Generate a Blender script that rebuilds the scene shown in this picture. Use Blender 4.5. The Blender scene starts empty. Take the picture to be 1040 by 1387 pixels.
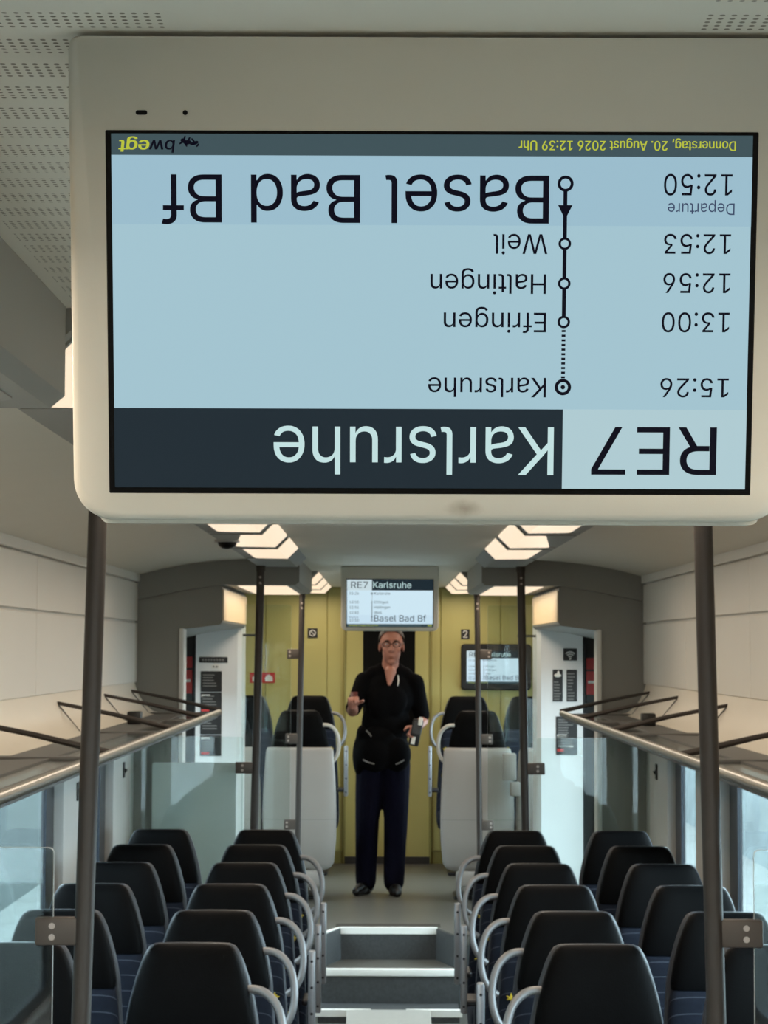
import bpy, bmesh, math, random, json
from mathutils import Vector, Matrix
from mathutils.geometry import delaunay_2d_cdt

random.seed(4)
C = bpy.context.scene.collection
SC = bpy.context.scene
R = math.radians

# ------------------------------------------------------------------ camera
cam_d = bpy.data.cameras.new('camera')
cam = bpy.data.objects.new('camera', cam_d)
C.objects.link(cam)
cam_d.sensor_fit = 'VERTICAL'
cam_d.lens = 9.0
cam_d.sensor_height = 9.0 * 1387 / 2960
cam_d.clip_start = 0.05
PITCH, ROLL = math.atan(184.5 / 2960), 0.003624
cam.matrix_world = (Matrix.Translation((-0.036, 0, 1.657)) @ Matrix.Rotation(R(90) + PITCH, 4, 'X')
                    @ Matrix.Rotation(ROLL, 4, 'Z'))
cam_d.dof.use_dof = True
cam_d.dof.focus_distance = 1.69
cam_d.dof.aperture_fstop = 6.0
SC.camera = cam

# ------------------------------------------------------------------ light and exposure
W = bpy.data.worlds.new('overcast_sky')
SC.world = W
W.use_nodes = True
WB = W.node_tree.nodes['Background']
WB.inputs[0].default_value = (0.80, 0.92, 1.0, 1)
WB.inputs[1].default_value = 10.0
LAMP_WATTS = 3.6          # per metre of ceiling lamp
LAMP_COLOR = (1.0, 0.85, 0.68)
SC.view_settings.view_transform = 'Standard'
SC.view_settings.look = 'None'
SC.view_settings.gamma = 1.0
SC.view_settings.use_curve_mapping = False
SC.view_settings.exposure = 0.3
SC.cycles.use_denoising = True
SC.cycles.max_bounces = 10
SC.cycles.diffuse_bounces = 5
SC.cycles.transparent_max_bounces = 16
SC.cycles.sample_clamp_indirect = 6.0
SC.cycles.caustics_reflective = False
SC.cycles.caustics_refractive = False

# ------------------------------------------------------------------ materials
def lin(c):
    return tuple((v / 255 / 12.92) if v / 255 <= .04045 else ((v / 255 + .055) / 1.055) ** 2.4 for v in c)

MATS = {}
def mat(name, rgb, rough=.5, metal=0.0, var=.06, vscale=6.0, bump=0.0, bscale=300.0, spec=.5, coat=0.0):
    m = bpy.data.materials.new(name)
    m.use_nodes = True
    nt = m.node_tree
    p = nt.nodes['Principled BSDF']
    p.inputs['Roughness'].default_value = rough
    p.inputs['Metallic'].default_value = metal
    p.inputs['Specular IOR Level'].default_value = spec
    if coat:
        p.inputs['Coat Weight'].default_value = coat
    c = lin(rgb)
    tc = nt.nodes.new('ShaderNodeTexCoord')
    n = nt.nodes.new('ShaderNodeTexNoise')
    n.inputs['Scale'].default_value = vscale
    n.inputs['Detail'].default_value = 4
    nt.links.new(tc.outputs['Object'], n.inputs['Vector'])
    mx = nt.nodes.new('ShaderNodeMix')
    mx.data_type = 'RGBA'
    mx.inputs[6].default_value = (*[v * (1 - var) for v in c], 1)
    mx.inputs[7].default_value = (*[min(1, v * (1 + var)) for v in c], 1)
    nt.links.new(n.outputs['Fac'], mx.inputs[0])
    nt.links.new(mx.outputs[2], p.inputs['Base Color'])
    if bump:
        b = nt.nodes.new('ShaderNodeTexNoise')
        b.inputs['Scale'].default_value = bscale
        nt.links.new(tc.outputs['Object'], b.inputs['Vector'])
        bp = nt.nodes.new('ShaderNodeBump')
        bp.inputs['Strength'].default_value = bump
        bp.inputs['Distance'].default_value = .002
        nt.links.new(b.outputs['Fac'], bp.inputs['Height'])
        nt.links.new(bp.outputs['Normal'], p.inputs['Normal'])
    MATS[name] = m
    return m

def overlay(m, rgb, build):
    """mix a second colour over the base colour where build(nt, coordinate outputs) gives 1"""
    nt = m.node_tree
    p = nt.nodes['Principled BSDF']
    src = p.inputs['Base Color'].links[0].from_socket
    tc = nt.nodes.new('ShaderNodeTexCoord')
    sp = nt.nodes.new('ShaderNodeSeparateXYZ')
    nt.links.new(tc.outputs['Object'], sp.inputs[0])
    fac = build(nt, sp.outputs[0], sp.outputs[1], sp.outputs[2])
    mx = nt.nodes.new('ShaderNodeMix')
    mx.data_type = 'RGBA'
    nt.links.new(fac, mx.inputs[0])
    nt.links.new(src, mx.inputs[6])
    mx.inputs[7].default_value = (*lin(rgb), 1)
    nt.links.new(mx.outputs[2], p.inputs['Base Color'])

def mth(nt, op, a, b=None, c=None):
    n = nt.nodes.new('ShaderNodeMath')
    n.operation = op
    for i, v in enumerate((a, b, c)):
        if v is None:
            continue
        if isinstance(v, (int, float)):
            n.inputs[i].default_value = v
        else:
            nt.links.new(v, n.inputs[i])
    return n.outputs[0]

def emit(name, rgb, strength=1.0, rough=.3):
    m = bpy.data.materials.new(name)
    m.use_nodes = True
    p = m.node_tree.nodes['Principled BSDF']
    c = lin(rgb) if max(rgb) > 1 else rgb
    p.inputs['Base Color'].default_value = (.004, .004, .005, 1)
    p.inputs['Roughness'].default_value = rough
    p.inputs['Specular IOR Level'].default_value = .06
    p.inputs['Emission Color'].default_value = (*c, 1)
    p.inputs['Emission Strength'].default_value = strength
    MATS[name] = m
    return m

def glass(name, tint=(.93, .96, .95), gloss=.06, rough=.02):
    m = bpy.data.materials.new(name)
    m.use_nodes = True
    nt = m.node_tree
    nt.nodes.clear()
    out = nt.nodes.new('ShaderNodeOutputMaterial')
    t = nt.nodes.new('ShaderNodeBsdfTransparent')
    t.inputs[0].default_value = (*tint, 1)
    g = nt.nodes.new('ShaderNodeBsdfGlossy')
    g.inputs['Roughness'].default_value = rough
    ge = nt.nodes.new('ShaderNodeNewGeometry')
    dp = nt.nodes.new('ShaderNodeVectorMath')
    dp.operation = 'DOT_PRODUCT'
    nt.links.new(ge.outputs['Normal'], dp.inputs[0])
    nt.links.new(ge.outputs['Incoming'], dp.inputs[1])
    ad = mth(nt, 'POWER', mth(nt, 'SUBTRACT', 1.0, mth(nt, 'ABSOLUTE', dp.outputs['Value'])), 5.0)
    ad = mth(nt, 'ADD', mth(nt, 'MULTIPLY', ad, .6), gloss * .6)
    mx = nt.nodes.new('ShaderNodeMixShader')
    nt.links.new(ad, mx.inputs[0])
    nt.links.new(t.outputs[0], mx.inputs[1])
    nt.links.new(g.outputs[0], mx.inputs[2])
    nt.links.new(mx.outputs[0], out.inputs[0])
    MATS[name] = m
    return m

mat('ceiling_cream', (214, 209, 197), .55, var=.03)
mat('panel_cream', (226, 222, 214), .5, var=.03, vscale=2)
mat('wall_white', (222, 221, 217), .45, var=.03)
mat('grey_plastic', (138, 137, 132), .5, var=.04, vscale=3)
mat('box_end_lit', (206, 184, 146), .5, var=.04, vscale=3)
mat('phone_case', (84, 36, 32), .4)
mat('grey_light', (150, 150, 147), .5, var=.04, vscale=3)
mat('column_white', (224, 224, 224), .4, var=.03)
mat('housing', (194, 190, 179), .5, var=.05, vscale=5, bump=.05, bscale=900)
mat('housing_smudge', (120, 108, 92), .6)
mat('bezel_black', (3, 3, 3), .35, spec=.12)
mat('black_plastic', (16, 16, 17), .4)
mat('leather', (8, 8, 9), .5, var=.15, bump=.25, bscale=260, spec=.05)
mat('seat_fabric', (22, 27, 38), .85, var=.2, vscale=60, bump=.3, bscale=500, spec=.15)
mat('navy_side', (26, 30, 40), .75, var=.15, vscale=40)
mat('shell_white', (158, 153, 148), .42, var=.03)
mat('shell_dark', (62, 65, 72), .4, var=.05)
mat('handle_grey', (132, 132, 134), .38, metal=.35, var=.05)
mat('handle_white', (200, 196, 188), .4)
mat('aluminium', (168, 172, 178), .35, metal=.6, var=.05)
mat('bolt_dark', (40, 42, 46), .4, metal=.5)
mat('bronze', (60, 54, 50), .48, metal=.3, var=.06, vscale=20)
mat('bronze_plate', (78, 70, 64), .5, metal=.2)
mat('bolt_light', (170, 158, 150), .4, metal=.5)
mat('rack_grey', (96, 95, 93), .45, metal=.1)
mat('rack_rail', (150, 144, 134), .3, metal=.65, var=.04)
mat('rack_liner', (222, 214, 200), .5, var=.04, vscale=2)
mat('floor_grey', (92, 90, 84), .35, var=.10, vscale=30, bump=.05, bscale=120)
mat('riser_speckle', (64, 66, 67), .6, var=.55, vscale=60)
mat('nosing', (246, 244, 238), .5, var=.05)
mat('dark_strip', (50, 48, 46), .5)
mat('floor_pale', (160, 158, 152), .45, var=.08, vscale=20)
mat('yellow_wall', (186, 176, 108), .5, var=.05, vscale=4)
mat('yellow_dark', (140, 130, 72), .5)
mat('window_frame', (22, 28, 40), .3)
mat('dark_recess', (30, 29, 28), .5)
mat('sign_black', (28, 27, 27), .45)
mat('sign_white', (226, 224, 218), .5)
mat('sign_grey', (112, 110, 108), .5)
mat('sign_red', (196, 44, 40), .45)
mat('motif_yellow', (196, 172, 40), .7)
mat('motif_pale', (120, 122, 138), .7)
mat('ground_outside', (112, 116, 114), .9, var=.35, vscale=3)
mat('outside_pale', (104, 114, 116), .9, var=.5, vscale=1.2)
mat('outside_dark', (58, 68, 68), .9, var=.3, vscale=1.5)
mat('skin', (168, 112, 94), .5, var=.06, vscale=20)
mat('hair', (44, 31, 25), .6, var=.2, vscale=60)
mat('cloth_black', (5, 5, 7), .9, var=.2, vscale=30, bump=.4, bscale=60, spec=.08)
mat('trousers_navy', (8, 8, 22), .9, var=.3, vscale=12, bump=.5, bscale=40, spec=.08)
mat('shoe_black', (10, 10, 10), .4)
mat('device_grey', (60, 60, 62), .4)
mat('pane_reflection', (204, 211, 209), .35, var=.05, vscale=8)
emit('lamp_glow', (255, 232, 202), .80)
emit('screen_low', (164, 197, 209), 0.80)
emit('screen_high', (156, 190, 206), 0.80)
emit('screen_head', (176, 204, 211), 0.80)
emit('screen_bar', (68, 88, 94), 0.72)
emit('screen_banner', (33, 46, 54), 0.72)
for _n, _c in (('low', (196, 220, 232)), ('high', (190, 214, 228)), ('head', (190, 208, 214))):
    emit('screen_%s_bright' % _n, _c, .9)
emit('text_pale', (196, 226, 226), 0.80)
emit('text_yellow', (186, 194, 62), 0.80)
emit('text_dark', (8, 8, 26), .6)
emit('text_grey', (60, 72, 100), .8)
glass('window_glass', (.86, .93, .94), .05)
glass('pane_glass', (.90, .94, .93), .05)
glass('rack_glass', (.80, .80, .76), .10, .15)
mat('pane_edge', (240, 248, 246), .3)
# perforation of the ceiling: bands of small dark holes each side of the plain middle strip
def perf(nt, x, y, z):
    ax = mth(nt, 'ABSOLUTE', x)
    inx = mth(nt, 'MULTIPLY', mth(nt, 'GREATER_THAN', ax, .205), mth(nt, 'LESS_THAN', ax, .462))
    iny = mth(nt, 'LESS_THAN', y, 3.0)
    band = mth(nt, 'LESS_THAN', mth(nt, 'FRACT', mth(nt, 'DIVIDE', mth(nt, 'SUBTRACT', y, 1.675), .073)), .62)
    fx = mth(nt, 'SUBTRACT', mth(nt, 'FRACT', mth(nt, 'DIVIDE', x, .0088)), .5)
    fy = mth(nt, 'SUBTRACT', mth(nt, 'FRACT', mth(nt, 'DIVIDE', mth(nt, 'SUBTRACT', y, 1.675), .00905)), .5)
    d = mth(nt, 'ADD', mth(nt, 'MULTIPLY', fx, fx), mth(nt, 'MULTIPLY', fy, fy))
    hole = mth(nt, 'LESS_THAN', d, .062)
    return mth(nt, 'MULTIPLY', mth(nt, 'MULTIPLY', inx, iny), mth(nt, 'MULTIPLY', band, hole))
overlay(MATS['ceiling_cream'], (128, 120, 106), perf)
# a smudge on the lower edge of the near display
def smudge(nt, x, y, z):
    n = nt.nodes.new('ShaderNodeTexNoise')
    n.inputs['Scale'].default_value = 160
    tc = nt.nodes.new('ShaderNodeTexCoord')
    nt.links.new(tc.outputs['Object'], n.inputs['Vector'])
    dx = mth(nt, 'DIVIDE', mth(nt, 'SUBTRACT', x, .027), .016)
    dz = mth(nt, 'DIVIDE', mth(nt, 'ADD', z, .152), .008)
    d = mth(nt, 'SQRT', mth(nt, 'ADD', mth(nt, 'MULTIPLY', dx, dx), mth(nt, 'MULTIPLY', dz, dz)))
    f = mth(nt, 'SUBTRACT', mth(nt, 'ADD', 1.0, mth(nt, 'MULTIPLY', n.outputs['Fac'], .5)), mth(nt, 'ADD', d, .25))
    c = mth(nt, 'MAXIMUM', mth(nt, 'MINIMUM', f, 1.0), 0.0)
    return mth(nt, 'MULTIPLY', c, .7)
mat('housing_worn', (194, 190, 179), .5, var=.05, vscale=5, bump=.05, bscale=900)
overlay(MATS['housing_worn'], (120, 106, 88), smudge)
# stitched seams across the seat fabric
def seams(nt, x, y, z):
    s = mth(nt, 'FRACT', mth(nt, 'DIVIDE', mth(nt, 'ADD', z, mth(nt, 'MULTIPLY', y, 1.0)), .058))
    return mth(nt, 'MULTIPLY', mth(nt, 'LESS_THAN', s, .055), .6)
overlay(MATS['seat_fabric'], (80, 86, 98), seams)

# ------------------------------------------------------------------ mesh helpers
class MB:
    def __init__(s):
        s.bm = bmesh.new()
        s.slot = 0
    def _f(s, vs):
        try:
            f = s.bm.faces.new(vs)
            f.material_index = s.slot
            return f
        except ValueError:
            return None
    def box(s, x0, x1, y0, y1, z0, z1, r=0, seg=2):
        x0, x1 = min(x0, x1), max(x0, x1)
        y0, y1 = min(y0, y1), max(y0, y1)
        v = [s.bm.verts.new((x, y, z)) for z in (z0, z1) for x, y in ((x0, y0), (x1, y0), (x1, y1), (x0, y1))]
        fs = [s._f([v[i] for i in q]) for q in ((0, 3, 2, 1), (4, 5, 6, 7), (0, 1, 5, 4), (1, 2, 6, 5), (2, 3, 7, 6), (3, 0, 4, 7))]
        if r:
            ed = list({e for f in fs for e in f.edges})
            g = bmesh.ops.bevel(s.bm, geom=ed, offset=r, segments=seg, profile=.5, affect='EDGES', clamp_overlap=True)
            for f in g['faces']:
                f.material_index = s.slot
        return s
    def loft(s, rings, cap0=True, cap1=True, closed=True):
        vv = [[s.bm.verts.new(p) for p in r] for r in rings]
        n = len(vv[0])
        for a, b in zip(vv, vv[1:]):
            for i in range(n if closed else n - 1):
                j = (i + 1) % n
                s._f([a[i], a[j], b[j], b[i]])
        if cap0:
            s._f(list(reversed(vv[0])))
        if cap1:
            s._f(vv[-1])
        return s
    def prism(s, pts, axis, a, b):
        """closed polygon pts (2D) pushed along an axis from a to b"""
        def P(u, v, w):
            return {'X': (w, u, v), 'Y': (u, w, v), 'Z': (u, v, w)}[axis]
        return s.loft([[P(u, v, a) for u, v in pts], [P(u, v, b) for u, v in pts]])
    def tube(s, path, r, n=12):
        path = [Vector(p) for p in path]
        rr = r if isinstance(r, (list, tuple)) else [r] * len(path)
        rings = []
        up = Vector((0, 0, 1))
        t0 = (path[1] - path[0]).normalized()
        if abs(t0.dot(up)) > .9:
            up = Vector((0, 1, 0))
        nrm = t0.cross(up).normalized()
        for i, p in enumerate(path):
            t = (path[min(i + 1, len(path) - 1)] - path[max(i - 1, 0)]).normalized()
            nrm = (nrm - t * nrm.dot(t)).normalized()
            b = t.cross(nrm)
            rings.append([p + (nrm * math.cos(2 * math.pi * k / n) + b * math.sin(2 * math.pi * k / n)) * rr[i] for k in range(n)])
        return s.loft(rings)
    def ell(s, c, r, seg=20, rings=12, rot=None):
        m = Matrix.Translation(c)
        if rot is not None:
            m = m @ rot.to_4x4()
        m = m @ Matrix.Diagonal((*r, 1))
        g = bmesh.ops.create_uvsphere(s.bm, u_segments=seg, v_segments=rings, radius=1, matrix=m)
        for f in {f for v in g['verts'] for f in v.link_faces}:
            f.material_index = s.slot
        return s
    def cap(s, p0, r0, p1, r1, n=14):
        p0, p1 = Vector(p0), Vector(p1)
        s.ell(p0, (r0,) * 3, n, 8)
        s.ell(p1, (r1,) * 3, n, 8)
        s.tube([p0, p1], [r0, r1], n)
        return s
    def chain(s, pts):
        for (a, ra), (b, rb) in zip(pts, pts[1:]):
            s.cap(a, ra, b, rb)
        return s
    def disc(s, c, r, axis='Y', h=.004, n=16):
        c = Vector(c)
        d = {'X': Vector((1, 0, 0)), 'Y': Vector((0, 1, 0)), 'Z': Vector((0, 0, 1))}[axis] * (h / 2)
        return s.tube([c - d, c + d], r, n)
    def mesh(s, name, mats, smooth=True, angle=35):
        bmesh.ops.recalc_face_normals(s.bm, faces=s.bm.faces[:])
        me = bpy.data.meshes.new(name)
        s.bm.to_mesh(me)
        s.bm.free()
        for m in (mats if isinstance(mats, (list, tuple)) else [mats]):
            me.materials.append(MATS[m])
        if smooth:
            for p in me.polygons:
                p.use_smooth = True
            me.set_sharp_from_angle(angle=R(angle))
        return me
    def build(s, name, mats, parent=None, smooth=True, angle=35):
        return link(name, s.mesh(name, mats, smooth, angle), parent)

def link(name, me, parent=None):
    o = bpy.data.objects.new(name, me)
    C.objects.link(o)
    if parent is not None:
        o.parent = parent
    return o

def tag(o, label, cat, group=None):
    o['label'] = label
    o['category'] = cat
    if group:
        o['group'] = group
    return o

def thing(name, label, cat, loc=(0, 0, 0), group=None):
    o = link(name, None)
    o.location = loc
    o.empty_display_size = .1
    return tag(o, label, cat, group)

def struct(o):
    o['kind'] = 'structure'
    return o

def dup(root, loc, label=None, group=None):
    r = root.copy()
    C.objects.link(r)
    r.location = loc
    if label:
        r['label'] = label
    if group:
        r['group'] = group
    for ch in list(root.children):
        c = ch.copy()
        C.objects.link(c)
        c.parent = r
        for g in list(ch.children):
            d = g.copy()
            C.objects.link(d)
            d.parent = c
    return r

def rrect(x0, x1, z0, z1, r, n=6):
    """outline of a rounded rectangle, counter-clockwise"""
    rs = r if isinstance(r, (list, tuple)) else [r] * 4          # bottom-left, bottom-right, top-right, top-left
    out = []
    for (cx, cz, a, q) in ((x0, z0, 180, rs[0]), (x1, z0, 270, rs[1]), (x1, z1, 0, rs[2]), (x0, z1, 90, rs[3])):
        sx = 1 if cx == x0 else -1
        sz = 1 if cz == z0 else -1
        if q <= 0:
            out.append((cx, cz))
            continue
        for k in range(n + 1):
            t = R(a + 90 * k / n)
            out.append((cx + sx * q + q * math.cos(t), cz + sz * q + q * math.sin(t)))
    return out

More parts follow.
